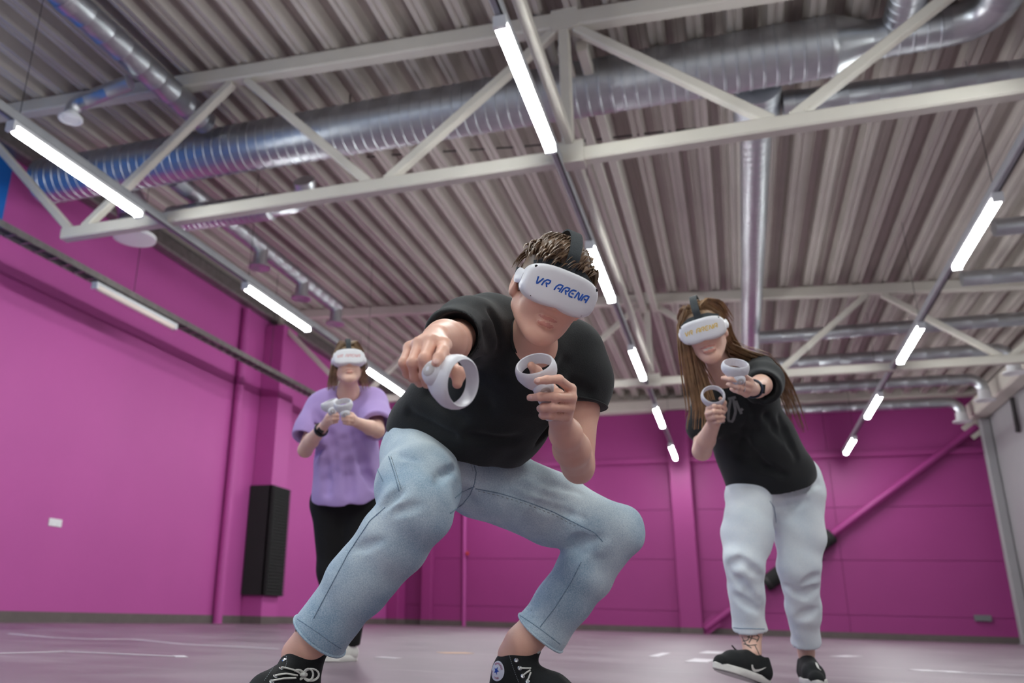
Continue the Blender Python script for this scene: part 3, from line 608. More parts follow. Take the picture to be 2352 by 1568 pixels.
def strip(mb, P, Nn, wd, th=0.0007):
    """flat ribbon along the 3D polyline P with surface normals Nn"""
    P = np.array(P, float); T = np.gradient(P, axis=0); T /= np.linalg.norm(T, axis=1)[:, None]+1e-12
    Nn = np.broadcast_to(np.array(Nn, float), P.shape); sd = np.cross(T, Nn); sd /= np.linalg.norm(sd, axis=1)[:, None]+1e-12
    n = len(P); v = []
    for i in range(n): v += [P[i]-sd[i]*wd/2, P[i]-sd[i]*wd/2+Nn[i]*th, P[i]+sd[i]*wd/2+Nn[i]*th, P[i]+sd[i]*wd/2]
    f = [(4*i+a, 4*i+a+1, 4*i+a+5, 4*i+a+4) for i in range(n-1) for a in range(3)]+[(0, 1, 2, 3), (4*n-1, 4*n-2, 4*n-3, 4*n-4)]
    mb.add(v, f)
def headset(fr, label, txt_m, sc=1.0):
    """fr: head frame; visor, gasket, straps, speaker arms, cameras, print"""
    r = empty('vr_headset', fr.p(0, .01, .12), label, 'headset')
    a, b, dep = .0945*sc, .05*sc, .062*sc; n = 48; cz = .062*sc; cy = .012*sc
    def outline(s, z, cur=1.0):
        pts = []
        for k in range(n):
            th = 2*math.pi*k/n; c, sn = math.cos(th), math.sin(th)
            x = math.copysign(abs(c)**(2/3.2), c)*a*s; y = math.copysign(abs(sn)**(2/3.0), sn)*(b*s)
            if y < 0: y *= 1.0-.10*math.exp(-(x/(.03*sc))**2)           # slight nose arch below
            pts.append(fr.p(x, cy+y, cz+z-.020*sc*cur*(x/a)**2))
        return pts
    mb = MB(); rings = [(.93, 0), (.975, .006*sc), (1.0, .022*sc), (1.0, .04*sc), (.985, .052*sc), (.95, .059*sc), (.88, .0625*sc), (.7, .0635*sc), (.4, .064*sc), (.12, .064*sc)]
    v = []
    for s, z in rings: v += outline(s, z)
    v.append(fr.p(0, cy, cz+.064*sc)); R_ = len(rings)
    f = [(i*n+k, i*n+(k+1) % n, (i+1)*n+(k+1) % n, (i+1)*n+k) for i in range(R_-1) for k in range(n)]+[((R_-1)*n+k, (R_-1)*n+(k+1) % n, R_*n) for k in range(n)]+[tuple(range(n-1, -1, -1))]
    mb.add(v, f); shell = mb.build('shell', M['hs_white'], r, smooth='auto')
    # gasket between visor and face
    mb = MB(); v = []
    for s, z in ((.94, .008*sc), (.93, -.004*sc), (.86, -.022*sc), (.8, -.03*sc), (.72, -.03*sc)): v += outline(s, z, 2.2)
    mb.add(v, [(i*n+k, i*n+(k+1) % n, (i+1)*n+(k+1) % n, (i+1)*n+k) for i in range(4) for k in range(n)]+[tuple(range(n))]); mb.build('face_gasket', M['hs_black'], r, smooth='auto')
    # speaker arms
    for sx in (-1, 1):
        mb = MB(); pth = [fr.p(sx*x*sc, y*sc, z*sc) for x, y, z in ((.09, .012, .075), (.0965, .013, .05), (.096, .015, .025), (.092, .018, .0), (.09, .02, -.02))]
        mb.tube(pth, [.006*sc, .0075*sc, .0075*sc, .007*sc, .005*sc], 14, flat=2.6, up=fr.y); mb.build('side_arm', M['hs_white'], r, smooth='auto')
    # top strap and back strap
    def band(pts, wd, nm):
        P = dense([fr.p(*(np.array(q)*sc)) for q in pts], 30); c = fr.p(0, .03*sc, -.01*sc); mb = MB()
        Nn = P-c; Nn /= np.linalg.norm(Nn, axis=1)[:, None]; strip(mb, P, Nn, wd*sc, .004*sc); mb.build(nm, M['hs_black'], r, smooth='auto')
    ang = np.linspace(math.radians(28), math.radians(172), 14)
    band([(0, .045, .095)]+[(0, .036+math.sin(t)*.13, -.012+math.cos(t)*.126) for t in ang], .03, 'top_strap')
    ang = np.linspace(0, math.pi, 20)
    band([(math.cos(t)*.092, .018+.01*math.sin(t), -.01-math.sin(t)*.108) for t in ang], .034, 'back_strap')
    band([(-.075, .05, .062), (-.04, .067, .078), (0, .07, .084), (.04, .067, .078), (.075, .05, .062)], .02, 'brow_band')
    # tracking cameras
    for x, y in ((-.078, .032), (.078, .032), (-.064, -.036), (.064, -.036)):
        p = fr.p(x*sc, cy+y*sc, cz+.0585*sc-.02*sc*(x*sc/a)**2); MB().lathe(p, fr.z, [(-.004*sc, .0036*sc), (.0016*sc, .0036*sc), (.0022*sc, .0028*sc)], 14).build('tracking_camera', M['lens'], r, smooth='auto')
    # print on the visor: VR ARENA
    mb = MB(); adv = .0176*sc; w_, h_ = .0126*sc, .0168*sc; x = -.068*sc; y0 = cy-.006*sc
    for ch in 'VR ARENA':
        if ch != ' ':
            for st in STROKES[ch]:
                P = dense([(x+q[0]*w_+(q[1]-.5)*.004*sc, y0+q[1]*h_) for q in st], 14)
                W = [fr.p(q[0], q[1], cz+.0636*sc-.02*sc*(q[0]/a)**2) for q in P]
                strip(mb, W, fr.z, .0037*sc)
        x += adv*(0.75 if ch == ' ' else 1)
    mb.build('print', txt_m, shell)
    return r
def controller(o, zdir, up, label, ring_r=.05, grip=None, nz=.034):
    """ring in the plane normal to zdir (open side), 'up' points from the ring centre to the grip side; grip = end point of the handle"""
    fr = Frame(o, zdir, up); r = empty('vr_controller', o, label, 'controller')
    n = 48; mb = MB(); v = []; q = ring_r/.0475
    sec = [(.0402, .0145, 0), (.0436, .0115, 0), (.0465, .004, .2), (.0475, -.004, .5), (.0466, -.012, .8), (.0425, -.0195, 1), (.0395, -.0195, 1), (.0385, -.010, .6), (.038, .002, .2), (.0385, .0128, 0)]; m_ = len(sec)
    for i in range(n):
        th = 2*math.pi*i/n; c, s = math.cos(th), math.sin(th); g = max(0, s)**1.5         # s>0: grip side, deeper
        for rr, zz, wg in sec:
            zz2 = zz-(.020*g-.006*max(0, -s))*wg; sh = -.006*g*wg; v.append(fr.p(c*(rr+sh)*q, s*(rr+sh)*q, zz2*q))
    mb.add(v, [(i*m_+k, i*m_+(k+1) % m_, ((i+1) % n)*m_+(k+1) % m_, ((i+1) % n)*m_+k) for i in range(n) for k in range(m_)])
    mb.build('tracking_ring', M['ctl_white'], r, smooth='auto')
    S = Solid(); gp = np.array(grip, float) if grip is not None else fr.p(0, .1, -.06)
    neck = fr.p(0, ring_r*.72, -nz)
    S.ell(neck, (.024, .018, .02), fr.R, k=.01); d = nrmz(gp-neck)
    S.cone(neck, neck+d*.03, .018, .017, .012).cone(neck+d*.03, gp, .0165, .0175, .012)
    S.build('grip', M['ctl_white'], r, .0028)
    f = fr.p(0, ring_r*.45, -.036); MB().lathe(f, fr.z, [(0, .02), (.006, .022), (.008, .02), (.009, .004)], 24).build('button_face', M['ctl_black'], r, smooth='auto')
    tp = fr.p(.004, ring_r*.35, -.03); MB().lathe(tp, fr.z, [(0, .004), (.006, .004), (.007, .008), (.010, .0085), (.0105, .005)], 18).build('thumbstick', M['ctl_black'], r, smooth='auto')
    tg = neck+fr.y*.014-fr.z*.0; MB().lathe(tg, fr.y, [(-.004, .0125), (.004, .0125), (.006, .010), (.0065, .003)], 22).build('trigger', M['ctl_grey'], r, smooth='auto')
    return r, fr

def paint(o, masks):
    """give polygons inside the ellipsoids (centre, radii, axes, material) another skin tone"""
    me = o.data; n = len(me.polygons); c = np.empty(n*3); me.polygons.foreach_get('center', c); c = c.reshape(-1, 3)+WLOC[o]
    idx = np.zeros(n, np.int32); names = []
    for cen, rad, R, m in masks:
        if m not in names: names.append(m); me.materials.append(m)
        L = (c-np.array(cen))@np.array(R).T/np.array(rad); idx[(L**2).sum(1) < 1] = 1+names.index(m)
    me.polygons.foreach_set('material_index', idx); me.update()
def lip_masks(fr, sc=1.0, smile=0.0):
    w = .024+.008*smile; p = lambda x, y, z: fr.p(x*sc, y*sc, z*sc)
    return [(p(0, -.0605+.002*smile, .085), np.array((w, .0046, .03))*sc, fr.R, M['lip']), (p(0, -.0755-.003*smile, .085), np.array((w*.9, .0058, .03))*sc, fr.R, M['lip'])]

def rim(S, c, ax, r0, name, m, parent, rad=.0035, n=48, inset=0.0):
    """closed cord that follows the solid's outline in the plane (c, ax): hems, cuffs"""
    ax = nrmz(ax); e1 = nrmz(np.cross(ax, (0.31, .2, .9))); e2 = np.cross(ax, e1); th = np.linspace(0, 2*math.pi, n, endpoint=False)
    D = e1[None]*np.cos(th)[:, None]+e2[None]*np.sin(th)[:, None]; o = np.array(c, float)-ax*.004; t = np.full(n, r0)
    lo, hi = np.full(n, r0*.5), np.full(n, r0*1.8)
    for _ in range(26):
        t = (lo+hi)/2; ins = S.ev(o+D*t[:, None]) < 0; lo = np.where(ins, t, lo); hi = np.where(ins, hi, t)
    # the cloth is a thin shell here: bisect from outside inwards
    t = np.full(n, r0*1.8)
    for _ in range(60): t = t-np.clip(S.ev(o+D*t[:, None]), -.002, .01)*.8
    P = o+D*(t-inset)[:, None]; P = np.vstack([P, P[:2]]); return MB().tube(P, rad, 7, caps=False).build(name, m, parent, smooth='auto')
def neck_rim(S0, N, c, ax, r0, name, m, parent, rad=.005, n=56):
    """cord along the line where the neck opening N cuts the shirt S0"""
    ax = nrmz(ax); e1 = nrmz(np.cross(ax, (0.31, .2, .9))); e2 = np.cross(ax, e1); th = np.linspace(0, 2*math.pi, n, endpoint=False)
    P = np.array(c)+(e1[None]*np.cos(th)[:, None]+e2[None]*np.sin(th)[:, None])*r0
    for _ in range(60):
        for q in (S0, N): P = P-q.grad(P)*np.clip(q.ev(P), -.02, .02)[:, None]*.7
    for _ in range(2): P = (P+np.roll(P, 1, 0)+np.roll(P, -1, 0))/3
    P = np.vstack([P, P[:2]]); return MB().tube(P, rad, 8, caps=False).build(name, m, parent, smooth='auto')
# ------------------------------------------------------------------ shoes
def rot_to(d): return nrmz(d)
def shoe(parent, ankle, toe, shin, label, style, L=.295, pitch=0.0):
    """shoe under 'ankle' (joint centre); toe: ground direction; shin: direction up the leg; pitch lifts the toe"""
    ank = np.array(ankle, float); z = nrmz((toe[0], toe[1], 0)); up = np.array((0, 0, 1.0))
    o = np.array((ank[0], ank[1], 0.0))
    if pitch:
        h = o-z*.06; z2 = z*math.cos(pitch)+up*math.sin(pitch); u2 = -z*math.sin(pitch)+up*math.cos(pitch); o = h+z2*.06; fr = Frame(o, z2, u2)
    else: fr = Frame(o, z, up)
    k = L/.275; p = lambda x, y, zz: fr.p(x*k, y*k, zz*k)
    S = Solid(); wd = (.047, .04, .034)
    S.chain([p(0, .045, -.03), p(0, .045, .05), p(.0, .038, .12), p(0, .03, .172)], [.036*k, .038*k, .040*k, .031*k], .02)
    S.cone(p(0, .085, .03), p(0, .055, .12), .032*k, .03*k, .03)
    hi = style == 'high'; sh = nrmz(shin); a0 = p(0, .05, -.012); top = ank+sh*(.062 if hi else .0)
    if hi: S.chain([a0, p(0, .085, -.008), top], [.041*k, .043*k, .047*k], .03)
    else: S.cone(a0, p(0, .085, -.012), .039*k, .037*k, .03)
    S.cone(top-sh*.035 if hi else p(0, .075, -.004), (top+sh*.1) if hi else p(0, .2, -.01), .041*k if hi else .033*k, .046*k if hi else .036*k, .004, -1)
    S.plane(p(0, .012, 0), -fr.y)
    if hi: S.plane(top-sh*.001, sh)
    m = {'high': 'canvas', 'low': 'canvas', 'white': 'rubber'}[style]
    up_ = S.build('shoe', M[m], parent, .0045); up_['label'] = label
    # sole
    n = 40; out = []
    for i in range(n):
        th = 2*math.pi*i/n; zz = .068+.142*math.cos(th)*1.0; x = math.sin(th)
        wv = np.interp(zz, [-.075, -.04, .02, .11, .17, .198, .212], [.034, .045, .044, .056, .053, .042, .028]); out.append((x*wv*(1.0), zz))
    prof_ = [(.94, 0.0), (1.0, .004), (1.0, .024 if style == 'low' else .03), (.95, .028 if style == 'low' else .034)]; v = [p(x*s_, y, .068+(zz-.068)*s_) for s_, y in prof_ for x, zz in out]
    MB().add(v, [(i*n+q, i*n+(q+1) % n, (i+1)*n+(q+1) % n, (i+1)*n+q) for i in range(3) for q in range(n)]+[tuple(range(n-1, -1, -1)), tuple(3*n+q for q in range(n))]).build('sole', M['rubber'], up_, smooth='auto')
    v = [p(x*s_*.93, y-.0012, .068+(zz-.068)*s_*.95) for s_, y in ((1, 0), (1, .001)) for x, zz in out]
    if style != 'white': MB().add(v, [tuple(range(n-1, -1, -1)), tuple(n+q for q in range(n))]+[(q, (q+1) % n, n+(q+1) % n, n+q) for q in range(n)]).build('outsole', M['lens'], up_)
    if style == 'high':
        T = Solid(); T.ell(p(0, .03, .17), (.047*k, .034*k, .05*k), fr.R, k=.01).plane(p(0, .02, 0), -fr.y).plane(p(0, 0, .165), -fr.z); T.build('toe_cap', M['rubber'], up_, .004)
    return up_, S, fr, p
def eyelets_and_laces(up_, S, px_eye, px_eye2, lace_px, t0, rad=.0042, bow=None):
    for c in px_eye+px_eye2:
        P, ok = S.hit([c], t0)
        if not ok[0]: continue
        nn = S.grad(P)[0]; MB().lathe(P[0]-nn*.002, nn, [(0, rad*.55), (.0005, rad*1.15), (.0032, rad*1.15), (.0042, rad*.85), (.0034, rad*.5)], 16).build('eyelet', M['metal'], up_, smooth='auto')
    for pl in lace_px:
        P, ok = S.hit(pl, t0)
        if ok.all():
            Nn = S.grad(P); Q = dense(P+Nn*.004, 14)
            MB().tube(Q, .0032, 8, flat=.7).build('lace', M['lace'], up_, smooth='auto')
def seam(sd, px, n, name, m, parent, rad=.0011, off=.0004, t0=1.2, dash=None):
    P = snap(sd, dense(px, n), off, t0)
    if len(P) < 2: return None
    mb = MB()
    if dash:
        for i in range(0, len(P)-dash, dash+1): mb.tube(P[i:i+dash], rad, 5)
    else: mb.tube(P, rad, 6)
    return mb.build(name, m, parent, smooth='auto')
# ------------------------------------------------------------------ hair locks
def locks(mb, starts, fn, r0, segs=5, sides=5):
    for s0 in starts:
        P = fn(s0, segs); rr = r0*random.uniform(.7, 1.25); rad = [rr*(1-.85*(i/segs)**1.6) for i in range(segs+1)]
        mb.tube(P, rad, sides, flat=.55)
# ------------------------------------------------------------------ the man in front
def man():
    fz = nrmz(-ray(1290, 667)*1.0); up0 = math.sin(math.radians(21.5))*CR+math.cos(math.radians(21.5))*CU
    fd = nrmz(nrmz(fz)+.25*CR-.02*CU)
    V = at(1294, 668, 2.0); hf = Frame(V-fd*.126-nrmz(up0)*.012, fd, up0)
    B = Solid(); head_prims(B, hf)
    c7 = at(1222, 770, 2.24); chest = at(1200, 850, 2.32); pel = at(1030, 1020, 2.52)
    B.cone(hf.p(0, -.035, -.03), c7, .054, .056, .03); B.cone(hf.p(0, -.07, -.005), at(1222, 800, 2.22), .043, .05, .03)
    B.cone(at(1222, 800, 2.28), chest, .06, .09, .05).chain([chest, at(1110, 940, 2.42), pel], [.1, .1, .1], .05)
    rs, re, rw = at(1085, 750, 2.3), at(1034, 786, 2.0), at(1003, 778, 1.70); ls, le, lw = at(1335, 815, 2.36), at(1327, 1068, 2.27), at(1288, 968, 2.03)
    B.cone(at(1150, 785, 2.34), rs, .055, .05, .04).cone(at(1260, 815, 2.38), ls, .05, .046, .04)
    B.chain([rs, re, at(1022, 784, 1.86), rw], [.048, .046, .045, .030], .02)
    B.chain([ls, at(1333, 940, 2.335), le], [.046, .048, .042], .02).chain([le, at(1313, 1030, 2.17), at(1299, 995, 2.08), lw], [.042, .046, .038, .029], .015)
    B.ball(at(1330, 1082, 2.28), .03, .02)
    # right hand (image left)
    h = .0
    mc = [at(1020, 792, 1.545), at(990, 785, 1.535), at(963, 790, 1.545), at(941, 799, 1.565)]
    for q, r in zip(mc, (.014, .0145, .0135, .012)): B.cone(rw, q, .02, r, .012); B.ball(q, r*.98, .006)
    B.cone(at(1000, 800, 1.64), at(975, 815, 1.58), .022, .018, .015)
    finger(B, [mc[0], at(1017, 806, 1.492), at(1008, 821, 1.466), at(1001, 834, 1.454)], .0118, .0085)
    finger(B, [mc[1], at(975, 824, 1.49), at(976, 862, 1.50), at(980, 882, 1.525)], .0122, .0088)
    finger(B, [mc[2], at(948, 833, 1.505), at(953, 864, 1.52), at(964, 880, 1.55)], .0115, .0085)
    finger(B, [mc[3], at(927, 833, 1.53), at(936, 858, 1.55), at(948, 871, 1.575)], .0102, .0078)
    finger(B, [at(1012, 815, 1.66), at(1034, 845, 1.62), at(1053, 858, 1.58), at(1050, 882, 1.57)], .017, .0095, .008)
    # left hand (image right)
    mc = [at(1311, 893, 1.95), at(1312, 913, 1.94), at(1307, 936, 1.945), at(1300, 957, 1.96)]
    for q, r in zip(mc, (.0125, .013, .0125, .0115)): B.cone(lw, q, .02, r, .012); B.ball(q, r, .006)
    B.cone(at(1285, 945, 2.02), at(1280, 910, 2.01), .022, .02, .015)
    finger(B, [mc[0], at(1284, 871, 1.90), at(1256, 872, 1.888), at(1234, 875, 1.89)], .0115, .0085)
    finger(B, [mc[1], at(1277, 911, 1.90), at(1240, 911, 1.915), at(1217, 913, 1.94)], .0118, .0085)
    finger(B, [mc[2], at(1272, 935, 1.905), at(1248, 936, 1.92), at(1240, 938, 1.95)], .0115, .0088)
    finger(B, [mc[3], at(1267, 954, 1.92), at(1249, 954, 1.935), at(1244, 954, 1.96)], .0105, .0082)
    finger(B, [at(1272, 900, 2.04), at(1250, 876, 2.03), at(1232, 853, 2.01), at(1219, 838, 1.995)], .016, .0098, .008)
    # legs and ankles
    rh, rk, ra = at(965, 1055, 2.47), at(962, 1168, 2.12), at(686, 1503, 2.15)
    lh, lk, la = at(1110, 1085, 2.52), at(1405, 1222, 2.39), at(1180, 1505, 2.40)
    B.cone(pel, rh, .1, .08, .04).cone(pel, lh, .1, .08, .04)
    B.chain([rh, rk, at(800, 1365, 2.13), at(708, 1482, 2.14), ra], [.075, .055, .055, .043, .041], .02)
    B.chain([lh, lk, at(1290, 1375, 2.4), at(1200, 1478, 2.395), la], [.075, .055, .055, .046, .043], .02)
    rt, lt = np.array((-.10, -1.0)), np.array((.97, -.22))
    for a_, t_ in ((ra, rt), (la, lt)): t3 = nrmz((*t_, 0)); B.chain([a_, np.array((a_[0], a_[1], .05))+t3*.03, np.array((a_[0], a_[1], .045))+t3*.1], [.036, .03, .026], .02)
    body = B.build('person', M['skin'], None, .0034)
    tag(body, 'crouching man in a black t-shirt and light jeans wearing a headset, front', 'person')
    nails = [((1001.5, 829), .0058), ((1235, 873), .0056), ((1219, 912), .0045)]
    for q, r in nails:
        P, ok = B.hit([q]); 
        if ok[0]:
            nn = B.grad(P)[0]; fr_ = Frame(P[0]-nn*.0012, nn, CU+CR*.3); nb = MB()
            nb.lathe(fr_.o, nn, [(0, r), (.0016, r*.9), (.0024, r*.5), (.0026, r*.05)], 16); nb.build('fingernail', M['nail'], body, smooth='auto')
    paint(body, lip_masks(hf))
    # ---- t-shirt
    T = Solid()
    T.ell(at(1205, 830, 2.34), (.165, .13, .12), np.stack([nrmz(ls-rs), nrmz(np.cross(nrmz(pel-chest), nrmz(ls-rs))), nrmz(pel-chest)]), k=.06)
    T.cone(at(1130, 760, 2.34), at(1290, 800, 2.38), .085, .085, .06)
    T.chain([at(1190, 850, 2.36), at(1105, 935, 2.44), at(1035, 1000, 2.52)], [.15, .165, .172], .06)
    T.cone(at(1190, 900, 2.36), at(1170, 1000, 2.42), .11, .075, .05).cone(at(1165, 1000, 2.42), at(1160, 1040, 2.45), .07, .045, .04)
    T.cone(at(1215, 900, 2.38), at(1195, 980, 2.43), .085, .07, .04)
    T.cone(at(1000, 930, 2.45), at(955, 985, 2.5), .09, .085, .05)
    T.chain([at(1110, 752, 2.33), at(1075, 760, 2.2), at(1040, 772, 2.05)], [.088, .08, .071], .05)
    T.chain([at(1315, 812, 2.38), at(1332, 870, 2.36), at(1325, 945, 2.33)], [.085, .08, .075], .05)
    # openings: sleeves, hem, neck
    def cut(S_, c, ax, half=.13, dep=.08):
        ax = nrmz(ax); e1 = nrmz(np.cross(ax, (0.3, .2, .9))); S_.box(np.array(c)+ax*dep, (half, half, dep), .002, np.stack([e1, np.cross(ax, e1), ax]), .003, -1)
    cuffs = []
    ax = nrmz(at(1015, 783, 1.85)-at(1085, 755, 2.25)); c_ = at(1042, 772, 2.02); cut(T, c_, ax, .1, .06); T.cone(c_-ax*.03, c_+ax*.03, .056, .060, .005, -1); cuffs.append((c_, ax))
    ax = nrmz(at(1322, 1000, 2.30)-at(1332, 850, 2.36)); c_ = at(1325, 933, 2.335); cut(T, c_, ax, .08, .06); T.cone(c_-ax*.03, c_+ax*.03, .057, .060, .005, -1); cuffs.append((c_, ax))
    hl = nrmz(at(1190, 1074, 2.45)-at(890, 996, 2.5)); hn = np.cross(CF+.15*CU, hl); hn = hn if hn@CU < 0 else -hn; cut(T, at(1040, 1031, 2.45), hn, .4, .15)
    T0 = Solid(); T0.p = list(T.p); NK = Solid(); NK.cone(hf.p(0, -.04, -.02), at(1216, 778, 2.23), .046, .057, .008).cone(at(1218, 774, 2.2), at(1224, 792, 2.1), .048, .045, .01)
    for q in NK.p: T.p.append(q[:6]+(-1,)+q[7:])
    # creases: smooth grooves and folds on the cloth
    for a, b, r in (((1115, 760, 2.2), (1160, 860, 2.2), .012), ((1130, 720, 2.24), (1150, 790, 2.21), .012), ((1300, 830, 2.27), (1255, 900, 2.24), .012), ((985, 900, 2.37), (1060, 960, 2.3), .014), ((940, 950, 2.41), (1040, 1000, 2.36), .012), ((1080, 1000, 2.3), (1180, 1010, 2.34), .012), ((1350, 900, 2.29), (1310, 880, 2.27), .008), ((1090, 830, 2.22), (1120, 930, 2.27), .013)):
        P, ok = T.hit([a[:2], b[:2]])
        if ok.all(): T.cone(P[0], P[1], r*.55, r*.4, .03, -1)
    tee = T.build('t_shirt', M['tee_black'], body, .0048, disp=lambda P: .0022*np.sin(P[:, 0]*31+P[:, 2]*23+3*np.sin(P[:, 1]*11))*np.sin(P[:, 1]*27-P[:, 2]*19+2*np.sin(P[:, 0]*9)))
    neck_rim(T0, NK, at(1222, 782, 2.22), at(1222, 782, 2.22)-hf.p(0, -.04, -.02), .075, 'collar', M['tee_black'], tee)
    for c_, ax in cuffs[1:]: rim(T, c_, ax, .072, 'cuff', M['tee_black'], tee, .0028)
    # ---- jeans
    J = Solid()
    J.ell(at(1035, 1040, 2.53), (.175, .13, .12), np.stack([nrmz(lh-rh), nrmz(np.cross(lh-rh, CU)), nrmz(np.cross(lh-rh, np.cross(lh-rh, CU)))]), k=.06)
    J.cone(at(985, 1030, 2.52), at(1100, 1060, 2.56), .125, .115, .06)
    J.chain([at(968, 1062, 2.44), at(960, 1120, 2.25), at(955, 1172, 2.125)], [.118, .102, .088], .05)
    J.chain([at(955, 1170, 2.125), at(900, 1245, 2.13), at(830, 1330, 2.135), at(728, 1465, 2.14), at(712, 1486, 2.14)], [.088, .084, .079, .070, .069], .03)
    J.chain([at(1110, 1100, 2.52), at(1260, 1165, 2.45), at(1398, 1222, 2.39)], [.118, .094, .084], .05)
    J.chain([at(1396, 1226, 2.39), at(1345, 1310, 2.395), at(1242, 1451, 2.40), at(1228, 1470, 2.40)], [.082, .077, .071, .07], .02)
    J.ell(at(1445, 1212, 2.385), (.035, .04, .05), None, k=.05)
    for c, a, r in ((at(733, 1459, 2.14), at(800, 1365, 2.135), .061), (at(1241, 1451, 2.40), at(1300, 1375, 2.395), .062)):
        ax = nrmz(c-a); J.cone(c-ax*.02, c+ax*.1, r, r, .003, -1); J.plane(c, ax, .003) if False else None
    # cut the hems flat
    JP = []
    # creases
    def groove(pts, r, k=.02):
        P, ok = J.hit(dense(pts, 5))
        if ok.all(): J.chain(list(P), [r*.5, r, r, r*.8, r*.4], k, -1)
    def ridge(pts, r, k=.02):
        P, ok = J.hit(dense(pts, 5)); G = J.grad(P)
        if ok.all(): J.chain(list(P-G*r*.7), [r*.6, r, r, r*.8, r*.5], k)
    groove([(1345, 1235), (1325, 1245), (1312, 1256)], .012); groove([(1375, 1235), (1350, 1262), (1325, 1275)], .008)
    ridge([(1390, 1250), (1355, 1265), (1330, 1290)], .012)
    groove([(920, 1128), (895, 1150), (880, 1165)], .007); groove([(1045, 1075), (1015, 1090), (1000, 1110)], .006)
    for a, b in (((1180, 1110), (1290, 1150)), ((1200, 1090), (1330, 1130)), ((1165, 1130), (1260, 1175)), ((1225, 1150), (1340, 1190))): groove([a, b], .007, .016)
    for a, b in (((905, 1040), (960, 1060)), ((1060, 1120), (1085, 1160)), ((900, 1180), (960, 1160)), ((820, 1260), (880, 1240))): groove([a, b], .007, .016)
    cuts = [(at(731.5, 1461, 2.14), at(800, 1365, 2.135)), (at(1239, 1453.5, 2.40), at(1300, 1375, 2.395))]
    # hem cuts act only near the ankle: big half-space replaced by a fat disc
    for c, a in cuts:
        ax = nrmz(c-a); J.cone(c+ax*.06, c+ax*.0601, .0, .0, .003); J.p.pop(); e1 = nrmz(np.cross(ax, CU)); J.box(c+ax*.06, (.12, .12, .06), .002, np.stack([e1, np.cross(ax, e1), ax]), .002, -1)
    jeans = J.build('jeans', M['denim'], body, .0058, disp=lambda P: .0028*np.sin(P[:, 0]*37+P[:, 2]*29+3*np.sin(P[:, 1]*13))*np.sin(P[:, 1]*33-P[:, 2]*21+2*np.sin(P[:, 0]*11)))
    for c, a in cuts: rim(J, c, c-a, .07, 'hem', M['denim'], jeans, .0036)
    # seams
    for px, nm in (([(1083, 1035), (1087, 1062), (1094, 1085), (1090, 1110), (1080, 1135), (1062, 1158), (1034, 1178)], 'fly_seam'),
                   ([(1092, 1122), (1150, 1133), (1210, 1152), (1270, 1175), (1330, 1205), (1365, 1222), (1384, 1243)], 'inseam'),
                   ([(1335, 1290), (1310, 1340), (1275, 1395), (1240, 1440)], 'inseam'),
                   ([(1090, 1117), (1060, 1130), (1045, 1143)], 'inseam'),
                   ([(893, 1048), (905, 1085), (917, 1128)], 'pocket_seam'),
                   ([(885, 1165), (850, 1195), (800, 1270), (760, 1345), (720, 1420)], 'outseam'),
                   ([(866, 1060), (868, 1080), (880, 1105)], 'pocket_edge')):
        seam(J, px, 40, nm, M['stitch'], jeans, .0016, 0, dash=None)
    for px in ([(1078, 1040), (1081, 1062), (1087, 1083)], [(1098, 1127), (1150, 1139), (1210, 1158), (1270, 1181), (1330, 1211)], [(898, 1048), (910, 1085), (922, 1126)]):
        seam(J, px, 90, 'stitching', M['thread'], jeans, .0009, .0002, dash=3)
    for px in ([(683, 1421), (700, 1432), (730, 1452), (760, 1474), (783, 1489)], [(1193, 1412), (1215, 1426), (1245, 1447), (1270, 1466), (1287, 1479)]):
        seam(J, px, 60, 'hem_stitching', M['stitch'], jeans, .0012, 0)
    # ---- shoes
    up_, S, fr, p = shoe(body, ra, rt, rk-ra, 'black canvas high-top shoe, the left one in the picture', 'high')
    eyelets_and_laces(up_, S, [(653, 1515), (646, 1535), (632, 1553), (624, 1565)], [], [[(646, 1535), (672, 1540), (690, 1548)], [(632, 1553), (655, 1549), (680, 1552)], [(624, 1565), (648, 1560), (676, 1558)]], 1.3, .0052)
    seam(S, [(637, 1500), (634, 1515), (626, 1535), (612, 1555), (604, 1567)], 60, 'stitching', M['thread'], up_, .0008, .0003, 1.3, dash=3)
    seam(S, [(626, 1499), (648, 1502), (658, 1507), (659, 1520), (655, 1533)], 60, 'stitching', M['thread'], up_, .0008, .0003, 1.3, dash=3)
    kn, ok = S.hit([(692, 1550)], 1.3)
    if ok[0]:
        c = kn[0]; nn = S.grad(kn)[0]
        for sgn, ln in ((-1, .03), (1, .034), (1, .02)):
            th = np.linspace(0, 2*math.pi, 18); loop = [c+nn*(.008+.006*math.sin(a/2))+CR*(sgn*ln*(.5-.5*math.cos(a)))+CU*(.014*math.sin(a)*(1 if sgn > 0 else .8)) for a in th]
            MB().tube(loop, .0036, 8, flat=.6).build('lace', M['lace'], up_, smooth='auto')
        MB().tube([c+nn*.009-CR*.008, c+nn*.014, c+nn*.009+CR*.008], [.004, .006, .004], 10).build('lace_knot', M['lace'], up_, smooth='auto')
    up_, S, fr, p = shoe(body, la, lt, lk-la, 'black canvas high-top shoe with a round star patch', 'high')
    eyelets_and_laces(up_, S, [(1186, 1516), (1194, 1534), (1201, 1552), (1212, 1565)], [], [[(1194, 1534), (1208, 1535), (1220, 1536)], [(1201, 1552), (1210, 1545), (1219, 1540)], [(1212, 1565), (1216, 1556), (1220, 1545)]], 1.3, .0052)
    seam(S, [(1170, 1505), (1176, 1525), (1184, 1548), (1192, 1567)], 60, 'stitching', M['thread'], up_, .0008, .0003, 1.3, dash=3)
    P, ok = S.hit([(1140.5, 1540)], 1.3)
